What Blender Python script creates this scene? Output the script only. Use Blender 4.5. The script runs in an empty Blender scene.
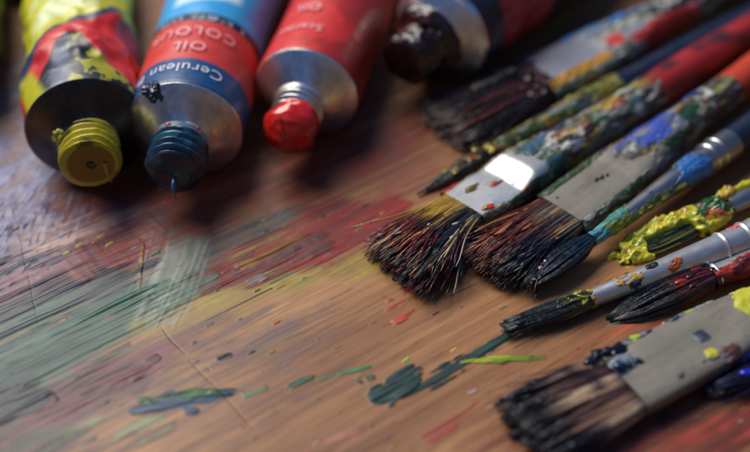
import bpy, math, random
import numpy as np
from mathutils import Vector, Matrix

# ------------------------------------------------------------------ camera
SC = bpy.context.scene
U = 0.01                                   # everything below is written in centimetres
PITCH = math.radians(42.0); DIST = 28.4; LENS = 60.0
CAM = np.array([0.0, -DIST*math.cos(PITCH), DIST*math.sin(PITCH)])
cd = bpy.data.cameras.new('camera'); cam = bpy.data.objects.new('camera', cd)
SC.collection.objects.link(cam)
cam.location = Vector(CAM*U); cam.rotation_euler = (math.pi/2-PITCH, 0, 0)
cd.lens = LENS; cd.sensor_width = 36.0; cd.clip_start = 0.005; cd.clip_end = 20.0
cd.dof.use_dof = True; cd.dof.focus_distance = 0.268; cd.dof.aperture_fstop = 6.0
cd.dof.aperture_blades = 0
SC.camera = cam
# ------------------------------------------------------------------ world, lamps, exposure
W = bpy.data.worlds.new('World'); SC.world = W; W.use_nodes = True
bg = W.node_tree.nodes['Background']; bg.inputs[1].default_value = 0.46
_n = W.node_tree.nodes.new; _l = W.node_tree.links.new
_tc = _n('ShaderNodeTexCoord'); _dp = _n('ShaderNodeVectorMath'); _dp.operation = 'DOT_PRODUCT'; _dp.inputs[1].default_value = (-0.25, 0.35, 0.9)
_cr = _n('ShaderNodeValToRGB'); _e = _cr.color_ramp.elements            # a dim brown room below and in front, blue daylight above
_e[0].position = 0.0; _e[0].color = (0.24, 0.18, 0.15, 1); _e[1].position = 0.55; _e[1].color = (0.07, 0.23, 0.66, 1)
_l(_tc.outputs['Generated'], _dp.inputs[0]); _l(_dp.outputs['Value'], _cr.inputs[0]); _l(_cr.outputs[0], bg.inputs[0])
def area(name, loc, target, size, power, col):
    l = bpy.data.lights.new(name, 'AREA'); l.shape = 'RECTANGLE'; l.size = size[0]*U; l.size_y = size[1]*U
    l.energy = power; l.color = col
    o = bpy.data.objects.new(name, l); SC.collection.objects.link(o)
    o.location = Vector(loc)*U
    o.rotation_euler = (Vector(target)-Vector(loc)).to_track_quat('-Z', 'Y').to_euler()
    return o
area('window_light', (-34, 31, 55), (-2, 0, 0), (56, 46), 9.4, (1.0, 0.94, 0.85))
SC.view_settings.view_transform = 'Standard'; SC.view_settings.look = 'None'
SC.view_settings.exposure = 0.0; SC.view_settings.gamma = 1.0
SC.cycles.use_denoising = True
SC.cycles.max_bounces = 6
SC.render.resolution_x = 1024; SC.render.resolution_y = 617

# ------------------------------------------------------------------ helpers
RN = np.random.default_rng(7)
def lin(c):
    c = np.asarray(c, float)
    return np.where(c <= 0.04045, c/12.92, ((c+0.055)/1.055)**2.4)
def H(h):
    return lin([int(h[i:i+2], 16)/255 for i in (0, 2, 4)])
def P(u, v, z=0.0):
    """point at height z (cm) seen at pixel u,v of the 750x452 photograph"""
    k = 36.0/LENS/750.0
    x = (u-375)*k; y = -(v-226)*k
    f = np.array([0, math.cos(PITCH), -math.sin(PITCH)]); up = np.array([0, math.sin(PITCH), math.cos(PITCH)])
    d = f + np.array([1, 0, 0])*x + up*y
    t = (z-CAM[2])/d[2]
    return CAM + d*t
def _hash(ix, iy, iz, seed):
    h = (ix.astype(np.int64)*374761393 + iy.astype(np.int64)*668265263 + iz.astype(np.int64)*2147483647*3 + seed*1274126177) & 0xffffffff
    h = ((h ^ (h >> 13))*1274126177) & 0xffffffff
    h = ((h ^ (h >> 16))*2246822519) & 0xffffffff
    h = h ^ (h >> 15)
    return (h & 0xffffff)/float(0xffffff)*2-1
def noise(x, y, z=None, seed=0):
    x = np.asarray(x, float); y = np.asarray(y, float); z = np.zeros_like(x) if z is None else np.asarray(z, float)
    x, y, z = np.broadcast_arrays(x, y, z)
    ix = np.floor(x); iy = np.floor(y); iz = np.floor(z)
    fx = x-ix; fy = y-iy; fz = z-iz
    fx = fx*fx*(3-2*fx); fy = fy*fy*(3-2*fy); fz = fz*fz*(3-2*fz)
    r = 0
    for a in (0, 1):
        wa = fx if a else 1-fx
        for b in (0, 1):
            wb = fy if b else 1-fy
            for c in (0, 1):
                wc = fz if c else 1-fz
                r = r + wa*wb*wc*_hash(ix+a, iy+b, iz+c, seed)
    return r
def fbm(x, y, z=None, seed=0, o=4):
    r = 0; a = 1.0; s = 0
    z = np.zeros_like(np.asarray(x, float)) if z is None else z
    for i in range(o):
        r = r + a*noise(x*2**i+i*17.3, y*2**i+i*5.1, z*2**i, seed+i*31); s += a; a *= 0.5
    return r/s*1.6
def sst(a, b, x):
    t = np.clip((x-a)/(b-a), 0, 1); return t*t*(3-2*t)
def mixc(c0, c1, t):
    t = np.asarray(t)[..., None]; return c0*(1-t) + np.asarray(c1)*t

def mesh(name, V, F, mat, parent=None, col=None, smooth=True, loc=None):
    V = np.asarray(V, float).reshape(-1, 3); F = np.asarray(F)
    me = bpy.data.meshes.new(name)
    nf, k = F.shape
    me.vertices.add(len(V)); me.vertices.foreach_set('co', (V*U).astype(np.float32).ravel())
    me.loops.add(nf*k); me.loops.foreach_set('vertex_index', F.astype(np.int32).ravel())
    me.polygons.add(nf); me.polygons.foreach_set('loop_start', (np.arange(nf)*k).astype(np.int32))
    me.polygons.foreach_set('loop_total', np.full(nf, k, np.int32))
    me.update(calc_edges=True)
    me.polygons.foreach_set('use_smooth', np.full(nf, smooth))
    if col is not None:
        col = np.asarray(col, float).reshape(len(V), -1)
        if col.shape[1] == 3: col = np.concatenate([col, np.ones((len(V), 1))], 1)
        a = me.color_attributes.new('Col', 'FLOAT_COLOR', 'POINT')
        a.data.foreach_set('color', np.clip(col, 0, 1).astype(np.float32).ravel())
    me.materials.append(mat)
    me.validate()
    o = bpy.data.objects.new(name, me); SC.collection.objects.link(o)
    if parent is not None: o.parent = parent
    if loc is not None: o.location = Vector(loc)*U
    return o
def gridF(nu, nv, wrap=True):
    i = np.arange(nu-1)[:, None]; j = np.arange(nv if wrap else nv-1)[None, :]
    jn = (j+1) % nv
    return np.stack([i*nv+j, i*nv+jn, (i+1)*nv+jn, (i+1)*nv+j], -1).reshape(-1, 4)
def tag(o, label, cat, group=None):
    o['label'] = label; o['category'] = cat
    if group: o['group'] = group
    return o
def frame(name, p0, p1, roll=0.0):
    """an Empty at p0 (dropped to the table) whose X axis points to p1; returns the root and the local height of p0"""
    p0 = np.array(p0, float); p1 = np.array(p1, float)
    x = Vector(p1-p0).normalized(); z = Vector((0, 0, 1)); y = z.cross(x).normalized(); z = x.cross(y)
    M = Matrix((x, y, z)).transposed()
    M = M @ Matrix.Rotation(math.radians(roll), 3, 'X')
    o = bpy.data.objects.new(name, None); SC.collection.objects.link(o)
    o.empty_display_size = 0.01
    o.location = Vector(p0)*U; o.rotation_euler = M.to_euler()
    return o

# ------------------------------------------------------------------ materials
def principled(name):
    m = bpy.data.materials.new(name); m.use_nodes = True
    return m, m.node_tree, m.node_tree.nodes['Principled BSDF']
def set_bump(nt, b, scale, strength, dist=0.0002, detail=4, stretch=None):
    tc = nt.nodes.new('ShaderNodeTexCoord'); n = nt.nodes.new('ShaderNodeTexNoise')
    n.inputs['Scale'].default_value = scale; n.inputs['Detail'].default_value = detail
    mp = nt.nodes.new('ShaderNodeMapping'); mp.inputs['Scale'].default_value = stretch or (1, 1, 1)
    bp = nt.nodes.new('ShaderNodeBump'); bp.inputs['Strength'].default_value = strength; bp.inputs['Distance'].default_value = dist
    nt.links.new(tc.outputs['Object'], mp.inputs[0]); nt.links.new(mp.outputs[0], n.inputs['Vector'])
    nt.links.new(n.outputs[0], bp.inputs['Height']); nt.links.new(bp.outputs[0], b.inputs['Normal'])
    return n
def vmat(name, rough=0.4, metal=0.0, bump=(700, 0.4), coat=0.0, rvar=0.15, spec=0.5, stretch=None):
    m, nt, b = principled(name)
    a = nt.nodes.new('ShaderNodeAttribute'); a.attribute_name = 'Col'
    nt.links.new(a.outputs['Color'], b.inputs['Base Color'])
    b.inputs['Metallic'].default_value = metal; b.inputs['Specular IOR Level'].default_value = spec
    b.inputs['Coat Weight'].default_value = coat; b.inputs['Coat Roughness'].default_value = 0.12
    n = set_bump(nt, b, bump[0], bump[1], stretch=stretch)
    r = nt.nodes.new('ShaderNodeMapRange'); r.inputs['To Min'].default_value = max(0.02, rough-rvar); r.inputs['To Max'].default_value = rough+rvar
    r.inputs['From Min'].default_value = 0.3; r.inputs['From Max'].default_value = 0.7
    nt.links.new(n.outputs[0], r.inputs['Value']); nt.links.new(r.outputs[0], b.inputs['Roughness'])
    return m
def metal_mat(name, c, rough, stretch=(1, 1, 1), scale=400, bump=0.15, metal=1.0):
    m, nt, b = principled(name)
    b.inputs['Metallic'].default_value = metal
    n = set_bump(nt, b, scale, bump, 0.0001, 5, stretch)
    tc = nt.nodes.new('ShaderNodeTexCoord'); n2 = nt.nodes.new('ShaderNodeTexNoise'); n2.inputs['Scale'].default_value = 160; n2.inputs['Detail'].default_value = 5
    nt.links.new(tc.outputs['Object'], n2.inputs['Vector'])
    cr = nt.nodes.new('ShaderNodeValToRGB'); e = cr.color_ramp.elements
    e[0].position = 0.36; e[0].color = (*[v*0.5 for v in c], 1); e[1].position = 0.6; e[1].color = (*c, 1)
    mpp = nt.nodes.new('ShaderNodeMapping'); mpp.inputs['Scale'].default_value = (0.35, 1.6, 1.6) if stretch[1] > 1 else (1, 1, 1); nt.links.new(tc.outputs['Object'], mpp.inputs[0]); nt.links.new(mpp.outputs[0], n2.inputs['Vector']); n2.inputs['Detail'].default_value = 8; n2.inputs['Roughness'].default_value = .65
    nt.links.new(n2.outputs[0], cr.inputs[0]); nt.links.new(cr.outputs[0], b.inputs['Base Color'])
    r = nt.nodes.new('ShaderNodeMapRange'); r.inputs['To Min'].default_value = rough+0.12; r.inputs['To Max'].default_value = max(.03, rough-0.08)
    r.inputs['From Min'].default_value = 0.35; r.inputs['From Max'].default_value = 0.65
    nt.links.new(n2.outputs[0], r.inputs['Value']); nt.links.new(r.outputs[0], b.inputs['Roughness'])
    return m
M_FERRULE = metal_mat('dulled_ferrule_metal', (0.42, 0.42, 0.40), 0.36, (1, 12, 12))
M_FERRULE_GREY = metal_mat('grey_filmed_ferrule_metal', (0.27, 0.245, 0.19), 0.40, (1, 12, 12), metal=0.35)
M_FERRULE_BRIGHT = metal_mat('bright_ferrule_metal', (0.58, 0.58, 0.57), 0.36, (1, 12, 12), bump=.5, metal=0.75)
M_TUBE = metal_mat('aluminium_tube_metal', (0.86, 0.82, 0.78), 0.22, (1, 1, 1), 200, 0.25, metal=.95)
def turned(m, an=0.75):
    nt = m.node_tree; b = nt.nodes['Principled BSDF']; t = nt.nodes.new('ShaderNodeTangent'); t.direction_type = 'RADIAL'; t.axis = 'X'
    b.inputs['Anisotropic'].default_value = an; nt.links.new(t.outputs[0], b.inputs['Tangent']); return m
M_TUBE_DARK = metal_mat('dark_tube_metal', (0.09, 0.08, 0.08), 0.26, (1, 1, 1), 200, 0.25, metal=.95)  # much darker version of the aluminium tube metal
turned(M_TUBE); turned(M_TUBE_DARK)
M_CRUST = vmat('dried_oil_paint', 0.42, bump=(900, 0.6), rvar=0.2)
M_WET = vmat('wet_oil_paint', 0.24, bump=(500, 0.35), rvar=0.1, coat=0.3)
M_HAIR = vmat('bristle_hair', 0.27, bump=(900, 0.5), rvar=0.14, spec=0.8)
M_HAIR_DRY = vmat('dry_bristle_hair', 0.5, bump=(900, 0.5), rvar=0.15, spec=0.4)
M_LABEL = vmat('printed_tube_label', 0.42, bump=(300, 0.25), rvar=0.1)
M_HANDLE = vmat('lacquered_handle', 0.4, bump=(250, 0.35), rvar=0.15, stretch=(1, 4, 4))
def plain(name, c, rough):
    m, nt, b = principled(name); b.inputs['Base Color'].default_value = (*c, 1); b.inputs['Roughness'].default_value = rough
    set_bump(nt, b, 600, 0.2); return m
M_WHITE_INK = plain('white_ink', (0.50, 0.50, 0.60), 0.5)
M_PINK_INK = plain('pale_pink_ink', (0.60, 0.30, 0.34), 0.5)

# ------------------------------------------------------------------ table
gA = P(150, 430); gB = P(450, 270); GR = math.atan2(gB[1]-gA[1], gB[0]-gA[0])
def build_table():
    fx = np.arange(-12.0, 12.01, 0.019); fy = np.arange(-7.4, 11.0, 0.019)
    ox = np.array([70, 50, 35, 25, 18, 14.5, 13, 12.3])
    xs = np.concatenate([-ox, fx, ox[::-1]]); ys = np.concatenate([-ox[:-2]+1, fy, (ox[::-1])[1:]+.2])
    X, Y = np.meshgrid(xs, ys, indexing='ij')
    shp = X.shape
    C = np.zeros(shp+(3,)) + H('8a5f46'); A = np.zeros(shp); Z = np.zeros(shp)
    cg, sg = math.cos(GR), math.sin(GR)
    G = X*cg+Y*sg; T = -X*sg+Y*cg                       # along and across the grain
    n_big = fbm(X*0.5, Y*0.5, seed=3)
    # fine raised wood grain
    Z += 0.003*fbm(G*0.6, T*9, seed=9, o=2)
    def stroke(pts, w, col, cov=1.0, streak=0.6, soft=0.5, h=0.0, fr=(0.5, 9.0), seed=0, ang=None, col2=None, rough=0.0, edge=(0.08, 0.95)):
        nonlocal C, A, Z
        q = np.array([P(*p)[:2] for p in pts]); w = np.broadcast_to(np.asarray(w, float), (len(q),))
        field = w.max() >= 0.4
        if field: streak = streak*0.6; edge = (0.0, 1.05) if edge == (0.08, 0.95) else edge
        mg = w.max()*1.8+0.3
        m = (X > q[:, 0].min()-mg) & (X < q[:, 0].max()+mg) & (Y > q[:, 1].min()-mg) & (Y < q[:, 1].max()+mg)
        if not m.any(): return
        x = X[m]; y = Y[m]
        wb = 0.25*w.max()
        x2 = x+wb*noise(x*1.1/max(w.max(), .2), y*1.1/max(w.max(), .2), seed=seed+5); y2 = y+wb*noise(x*1.1/max(w.max(), .2), y*1.1/max(w.max(), .2), seed=seed+6)
        best = np.full(x.shape, 9e9)
        for i in range(len(q)-1):
            d = q[i+1]-q[i]; L = max(np.hypot(*d), 1e-6); d = d/L
            t = np.clip(((x2-q[i, 0])*d[0]+(y2-q[i, 1])*d[1])/L, 0, 1)
            wi = w[i]*(1-t)+w[i+1]*t
            dd = np.hypot(x2-q[i, 0]-d[0]*t*L, y2-q[i, 1]-d[1]*t*L)/wi
            best = np.minimum(best, dd)
        a = GR if ang is None else ang
        if ang == 'own':
            d = q[-1]-q[0]; a = math.atan2(d[1], d[0])
        g = x*math.cos(a)+y*math.sin(a); tt = -x*math.sin(a)+y*math.cos(a)
        tt = tt+0.06*noise(x*0.9, y*0.9, seed=seed+8)
        fa = min(fr[1], 11)
        st = 0.5*fbm(g*fr[0], tt*fa*.6, seed=seed+1, o=2)+0.45*fbm(g*fr[0]*.9, tt*fa*1.1, seed=seed+3, o=1)+0.4*fbm(g*fr[0]*.8, tt*min(fa*2.4, 19), seed=seed+7, o=1)
        st2 = fbm(x*3, y*3, seed=seed+2, o=5)+0.4*fbm(g*3, tt*13, seed=seed+4, o=1)
        env = 1-sst(1-soft, 1+soft*0.6, best)
        al = np.clip(sst(edge[0], edge[1], env*cov*1.1 + streak*(0.75*st+0.3*st2)*np.clip(env*3, 0, 1) - streak*0.25), 0, 1)
        al = al*np.clip(env*4, 0, 1)*min(cov*1.6, 1)
        c = np.zeros(x.shape+(3,))+col
        c = c*(1+(0.28 if field else 0.4)*st+0.2*st2)[:, None]
        if col2 is not None:
            c = mixc(c, np.asarray(col2), sst(0.0, 0.7, fbm(g*fr[0]*1.3, tt*fr[1]*0.7, seed=seed+21)+0.15))
        c = np.clip(c, 0.003, 0.9)
        ca = C[m]; aa = A[m]
        na = al+aa*(1-al)
        C[m] = np.where(na[:, None] > 1e-4, (c*al[:, None]+ca*(aa*(1-al))[:, None])/np.maximum(na, 1e-4)[:, None], ca)
        A[m] = na
        Z[m] += al*h*0.55*(0.7+0.9*st+rough*st2)
    S = stroke
    # ---- worn stain fields (large); some carry sheen and corner darkening in their colour
    S([(540, 470), (760, 400)], 2.4, H('5a2620'), 0.75, 0.6, 0.9, seed=11)  # red-brown stain; the dark corner vignette is also put into its colour
    S([(640, 345), (760, 305)], 0.6, H('8b3026'), 0.6, 0.6, 0.7, seed=12)
    S([(480, 330), (700, 240)], 1.3, H('8a4a30'), 0.35, 0.6, 0.9, seed=13)
    S([(330, 150), (600, 60)], 3.5, H('4b2520'), 0.55, 0.6, 0.9, seed=14)
    S([(60, 205), (250, 180), (400, 150)], 1.5, H('6a2c28'), 0.7, 0.6, 0.8, seed=15)
    S([(120, 215), (290, 170)], 0.8, H('9a5340'), 0.6, 0.8, 0.8, seed=16)  # orange-brown sheen painted on as colour
    S([(-30, 470), (80, 400), (240, 340)], 2.3, H('4c3638'), 0.6, 0.8, 0.9, seed=17, fr=(0.4, 16))  # grey-pink film, its colour darkened to imitate dimmer light at lower left
    S([(-30, 300), (160, 240)], 1.4, H('40364a'), 0.7, 0.6, 0.9, seed=18, fr=(0.5, 16))
    # whitish-blue thick paint on the left, window sheen put into its colour
    S([(-20, 250), (30, 150), (35, 90)], 1.5, H('62627c'), 0.8, 0.7, 0.6, h=0.03, fr=(1.5, 4), seed=20, rough=0.8, ang=1.2)
    S([(-10, 230), (45, 215)], 1.0, H('6a687a'), 0.7, 0.9, 0.8, h=0.03, fr=(2, 4), seed=21, rough=1.2, ang=1.5, col2=H('574b66'))
    S([(60, 250), (110, 225)], 0.9, H('9c8078'), 0.6, 0.8, 0.8, h=0.02, seed=22)
    # pinks and dark violet streaks
    S([(-10, 305), (60, 275), (140, 245)], 0.8, H('62404c'), 0.85, 1.0, 0.7, h=0.02, fr=(0.35, 9), seed=23)
    S([(-20, 320), (50, 290), (110, 268)], 0.55, H('141428'), 0.9, 1.2, 0.7, h=0.02, fr=(0.3, 18), seed=24)
    S([(-10, 270), (90, 248)], 0.35, H('181630'), 0.9, 1.2, 0.7, h=0.02, fr=(0.3, 14), seed=25)
    S([(85, 262), (135, 232)], 0.7, H('6e302e'), 0.8, 0.5, 0.8, h=0.012, fr=(1.2, 6), seed=26, ang=2.2)
    # teal/green band
    S([(-20, 395), (60, 345), (130, 308), (190, 280)], [1.5, 1.35, 1.0, 0.7], H('274840'), 1.0, 0.6, 0.7, h=0.014, fr=(0.22, 10), seed=30, col2=H('3c5648'))
    S([(-20, 360), (50, 320), (125, 290)], 0.55, H('16363c'), 0.7, 1.2, 0.7, h=0.02, fr=(0.3, 14), seed=31)
    # olive/yellow band
    S([(150, 322), (250, 290), (330, 262), (375, 250)], [0.5, 0.6, 0.55, 0.4], H('66662c'), 0.85, 0.5, 0.8, h=0.008, fr=(0.35, 10), seed=32, col2=H('8a6c30'))
    S([(210, 300), (290, 275), (400, 262)], 0.45, H('84702c'), 0.75, 0.5, 0.8, seed=33)
    S([(170, 290), (250, 275), (330, 255)], 0.35, H('2c4a34'), 0.7, 1.2, 0.8, h=0.01, fr=(0.4, 12), seed=34)
    # dark green-black under the red
    S([(180, 262), (250, 235), (310, 212)], [0.5, 0.7, 0.4], H('24343a'), 0.75, 0.7, 0.7, seed=35)
    # the big red smear
    S([(195, 284), (260, 258), (330, 234), (385, 212)], [0.4, 0.8, 1.0, 0.7], H('74201a'), 1.2, 0.9, 0.7, h=0.016, fr=(0.4, 12), seed=36, col2=H('5c1e1c'))
    S([(200, 280), (320, 246)], 0.4, H('34181a'), 0.7, 1.3, 0.8, h=0.02, fr=(0.3, 14), seed=37)
    S([(250, 258), (285, 240)], 0.4, H('6f5420'), 0.5, 1.3, 0.8, h=0.025, fr=(1, 8), seed=38)
    # scraped pale grey-white patch with its own direction
    S([(160, 305), (172, 275), (185, 245)], 0.75, H('666c64'), 0.66, 0.5, 0.7, h=0.016, fr=(0.6, 9), seed=39, ang='own', col2=H('80847a'))
    S([(138, 290), (141, 245)], 0.07, H('7a6030'), 0.6, 1.0, 0.6, h=0.03, fr=(0.5, 9), seed=40, ang='own')
    S([(252, 281), (262, 278)], 0.12, H('5c5f6c'), 0.7, 0.6, 0.5, h=0.02, seed=41)
    # pink/red faded smear, lower left
    S([(20, 425), (90, 385), (165, 352)], [0.5, 0.75, 0.45], H('64303a'), 0.75, 1.3, 0.8, h=0.008, fr=(0.8, 20), seed=42)
    S([(85, 395), (135, 375), (155, 360)], 0.14, H('35161f'), 0.75, 1.3, 0.7, h=0.02, fr=(1, 16), seed=43, edge=(0.2, 0.6))
    S([(-10, 415), (35, 400)], 0.38, H('14242e'), 0.95, 0.8, 0.6, h=0.02, fr=(0.5, 8), seed=44)
    S([(40, 440), (110, 425), (150, 428)], 0.38, H('646a4a'), 0.6, 1.1, 0.8, h=0.01, fr=(0.5, 8), seed=45)
    S([(60, 446), (90, 438)], 0.12, H('202c38'), 0.7, 1.0, 0.6, h=0.02, seed=46)
    # blue-green dab
    S([(140, 408), (190, 402), (240, 393)], [0.16, 0.30, 0.08], H('0e3048'), 1.0, 1.5, 0.7, h=0.03, fr=(1.0, 8), seed=149, ang='own', edge=(0.2, 0.7))

    S([(140, 401), (190, 396), (232, 391)], [0.08, 0.16, 0.08], H('174a28'), 1.0, 1.5, 0.8, h=0.03, fr=(1.0, 8), seed=150, ang='own', edge=(0.2, 0.7))
    S([(245, 395), (265, 388)], 0.08, H('3f5a44'), 0.7, 1.0, 0.6, h=0.02, seed=49)
    S([(240, 408), (310, 395)], 0.09, H('4b3a3c'), 0.5, 1.0, 0.8, seed=50)
    S([(290, 385), (310, 378)], 0.09, H('1c4636'), 0.85, 1.3, 0.8, h=0.02, seed=51)
    S([(318, 380), (345, 372), (370, 368)], 0.06, H('2f5a3a'), 0.75, 1.2, 0.6, h=0.02, seed=52)
    S([(368, 379), (372, 377)], 0.08, H('1f3a34'), 0.9, 0.5, 0.5, h=0.02, seed=53)
    # green dab and its long tail
    S([(380, 400), (400, 388), (414, 372)], [0.2, 0.34, 0.2], H('0c2e2e'), 1.0, 0.9, 0.45, h=0.03, fr=(1.5, 12), seed=54, edge=(0.25, 0.6))
    S([(378, 395), (430, 382), (470, 358), (505, 338)], [0.2, 0.22, 0.16, 0.1], H('0e2c28'), 1.05, 1.0, 0.7, h=0.03, fr=(1, 16), seed=55, edge=(0.15, 0.65))
    S([(480, 352), (515, 330)], 0.2, H('24443a'), 0.5, 1.0, 0.8, seed=56)
    # lime streak
    S([(462, 362), (500, 360), (545, 358)], [0.05, 0.1, 0.04], H('7f8a1c'), 0.98, 0.8, 0.45, h=0.05, fr=(1, 7), seed=57, ang='own', col2=H('5c7a1c'))
    S([(520, 359), (546, 356)], 0.05, H('2c3a20'), 0.8, 0.8, 0.5, h=0.02, seed=58)
    S([(404, 362), (408, 359)], 0.04, H('5f9a3a'), 0.9, 0.5, 0.5, h=0.02, seed=59)
    S([(452, 351), (456, 348)], 0.03, H('a0a030'), 0.9, 0.5, 0.5, h=0.02, seed=60)
    # small reds
    S([(398, 312), (404, 290)], [0.3, 0.22], H('8c3426'), 0.7, 1.4, 0.7, h=0.02, fr=(2, 14), seed=61)
    S([(382, 296), (392, 302)], 0.1, H('8c3426'), 0.7, 0.9, 0.6, h=0.02, seed=62)
    S([(428, 438), (452, 422), (478, 400)], [0.14, 0.2, 0.1], H('7c3028'), 0.7, 1.6, 0.7, h=0.01, seed=63)
    S([(505, 395), (530, 378)], 0.1, H('7c3430'), 0.6, 1.1, 0.7, h=0.01, seed=64)
    S([(300, 445), (350, 436)], 0.3, H('9c5a50'), 0.45, 1.1, 0.8, seed=65)
    S([(185, 450), (235, 440)], 0.16, H('2a3a48'), 0.7, 1.1, 0.7, h=0.01, seed=66)
    S([(220, 358), (230, 355)], 0.07, H('20242e'), 1.0, 0.3, 0.4, h=0.03, seed=67)
    S([(545, 325), (600, 300)], 0.5, H('3c3a30'), 0.4, 1.0, 0.9, seed=68)
    S([(600, 268), (640, 240)], 0.4, H('9a6a2a'), 0.55, 1.0, 0.8, h=0.01, seed=69)
    S([(640, 452), (760, 410)], 0.5, H('a03c34'), 0.5, 1.0, 0.9, seed=70)
    S([(655, 425), (665, 415)], 0.12, H('3a1c20'), 0.8, 1.0, 0.6, seed=71)
    S([(588, 340), (640, 318)], 0.16, H('a0402e'), 0.4, 1.0, 0.8, seed=72)
    S([(520, 350), (560, 330)], 0.12, H('3a2020'), 0.5, 1.2, 0.8, seed=73)
    S([(-20, 440), (60, 400), (130, 375)], 0.5, H('36161f'), 0.8, 1.1, 0.8, h=0.01, fr=(.5, 16), seed=401)  # dark streaks from here also paint the lower left's weaker light as colour
    S([(-20, 395), (70, 350)], 0.5, H('16302e'), 0.85, 1.0, 0.8, h=0.01, fr=(.4, 16), seed=402)
    S([(-20, 340), (60, 305), (150, 268)], 0.35, H('18202c'), 0.8, 1.3, 0.8, h=0.015, fr=(.3, 18), seed=403)
    S([(-20, 425), (30, 405)], 0.35, H('0e1c26'), 0.95, 0.9, 0.7, h=0.015, fr=(.5, 12), seed=404)
    S([(-30, 405), (25, 392)], 0.45, H('101c24'), 1.0, 0.6, 0.8, h=0.01, fr=(.4, 9), seed=410)
    S([(-30, 450), (50, 452)], 0.6, H('1a2026'), 0.8, 0.8, 0.9, fr=(.4, 9), seed=411)  # darkens the bottom left corner by colour, in place of light falloff
    S([(60, 415), (140, 372)], 0.35, H('4a1e28'), 0.75, 0.9, 0.8, fr=(.5, 9), seed=412)
    S([(0, 452), (80, 440)], 0.4, H('2a3028'), 0.7, 1.2, 0.8, h=0.01, fr=(.5, 16), seed=405)
    S([(10, 460), (160, 432)], 0.35, H('4c2c2c'), 0.6, 1.2, 0.8, h=0.005, fr=(.5, 16), seed=406)
    S([(60, 330), (200, 285)], 0.5, H('2a4c40'), 0.7, 1.2, 0.8, h=0.01, fr=(.3, 18), seed=407)
    S([(130, 250), (220, 215)], 0.6, H('7a3a30'), 0.7, 0.9, 0.8, h=0.01, fr=(.5, 12), seed=408)
    # thin scrape lines along the grain, everywhere
    r = random.Random(11)
    for i in range(56):
        u = r.uniform(-30, 560) if i % 4 == 0 else r.uniform(-30, 180); v = r.uniform(230, 460) if i % 4 == 0 else r.uniform(250, 400)
        du = r.uniform(15, 110)
        S([(u, v), (u+du, v-du*r.uniform(.42, .56))], r.uniform(0.012, 0.05), H(r.choice(['1c2c30', '241c2c', '3c2420', '5c2a28', '27483c', '5a2c34', '4a3c30'])), r.uniform(.35, .65), 1.2, 0.9, h=0.006, fr=(.5, 20), seed=900+i)
    # small scattered spatter
    r = random.Random(5)
    cols = ['2a2430', '7c2a22', '35563c', '6a5e28', '20303c', '7a706a']
    for i in range(260):
        u = r.uniform(-10, 760); v = r.uniform(200, 460)
        du = r.uniform(1, 7)
        S([(u, v), (u+du, v-du*0.5)], r.uniform(0.008, 0.035), H(r.choice(cols)), 0.8, 1.0, 0.5, h=0.015, seed=100+i)
    for u, v, c in [(95, 243, '6a6a28'), (100, 238, '9a9030'), (78, 247, '80802c'), (65, 255, '88842c'), (108, 246, '8a8430'), (60, 238, '4a4a60'), (84, 236, '8c8c38')]:
        S([(u, v), (u+4, v-2)], 0.05, H(c), 0.9, 1.2, 0.7, h=0.04, seed=int(u))
    # scored knife scratches
    def scratch(a, b, w=0.018, depth=0.012):
        nonlocal Z, C, A
        p = P(*a)[:2]; q = P(*b)[:2]; d = q-p; L = np.hypot(*d); d = d/L
        m = (X > min(p[0], q[0])-.1) & (X < max(p[0], q[0])+.1) & (Y > min(p[1], q[1])-.1) & (Y < max(p[1], q[1])+.1)
        x = X[m]; y = Y[m]; t = (x-p[0])*d[0]+(y-p[1])*d[1]; s = np.abs(-(x-p[0])*d[1]+(y-p[1])*d[0]+0.02*noise(t*2, t*0+3.1))
        k = (1-sst(w*0.4, w, s))*sst(0, .1, t)*(1-sst(L-.1, L, t))*(0.65+0.35*noise(t*3, t*0))
        Z[m] -= depth*k; C[m] = mixc(C[m], H('3a2420'), k); A[m] = np.maximum(A[m], k*0.7)
    scratch((160, 326), (188, 358)); scratch((188, 358), (256, 430), 0.022); scratch((205, 363), (212, 372))
    scratch((12, 200), (40, 330), 0.012)
    fade = ((np.abs(X) < 12) & (Y > -7.4) & (Y < 11))
    Z = np.where(fade, Z, 0)
    m, nt, b = principled('paint_stained_wood')
    L = nt.links; N = nt.nodes.new
    tc = N('ShaderNodeTexCoord')
    mp = N('ShaderNodeMapping'); mp.vector_type = 'TEXTURE'; mp.inputs['Rotation'].default_value = (0, 0, GR)
    mp2 = N('ShaderNodeMapping'); mp2.inputs['Scale'].default_value = (7, 420, 1)
    L.new(tc.outputs['Object'], mp.inputs[0]); L.new(mp.outputs[0], mp2.inputs[0])
    n1 = N('ShaderNodeTexNoise'); n1.inputs['Scale'].default_value = 1; n1.inputs['Detail'].default_value = 6; n1.inputs['Distortion'].default_value = 0.2
    L.new(mp2.outputs[0], n1.inputs['Vector'])
    mp3 = N('ShaderNodeMapping'); mp3.inputs['Scale'].default_value = (9, 50, 1); L.new(mp.outputs[0], mp3.inputs[0])
    n2 = N('ShaderNodeTexNoise'); n2.inputs['Scale'].default_value = 1; n2.inputs['Detail'].default_value = 4; L.new(mp3.outputs[0], n2.inputs['Vector'])
    cr = N('ShaderNodeValToRGB'); e = cr.color_ramp.elements
    e[0].position = 0.3; e[0].color = (*H('74492b'), 1); e[1].position = 0.72; e[1].color = (*H('b98a5a'), 1)
    L.new(n2.outputs[0], cr.inputs[0])
    cr1 = N('ShaderNodeValToRGB'); e = cr1.color_ramp.elements
    e[0].position = 0.36; e[0].color = (0.62, 0.55, 0.52, 1); e[1].position = 0.6; e[1].color = (1, 1, 1, 1)
    L.new(n1.outputs[0], cr1.inputs[0])
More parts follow.
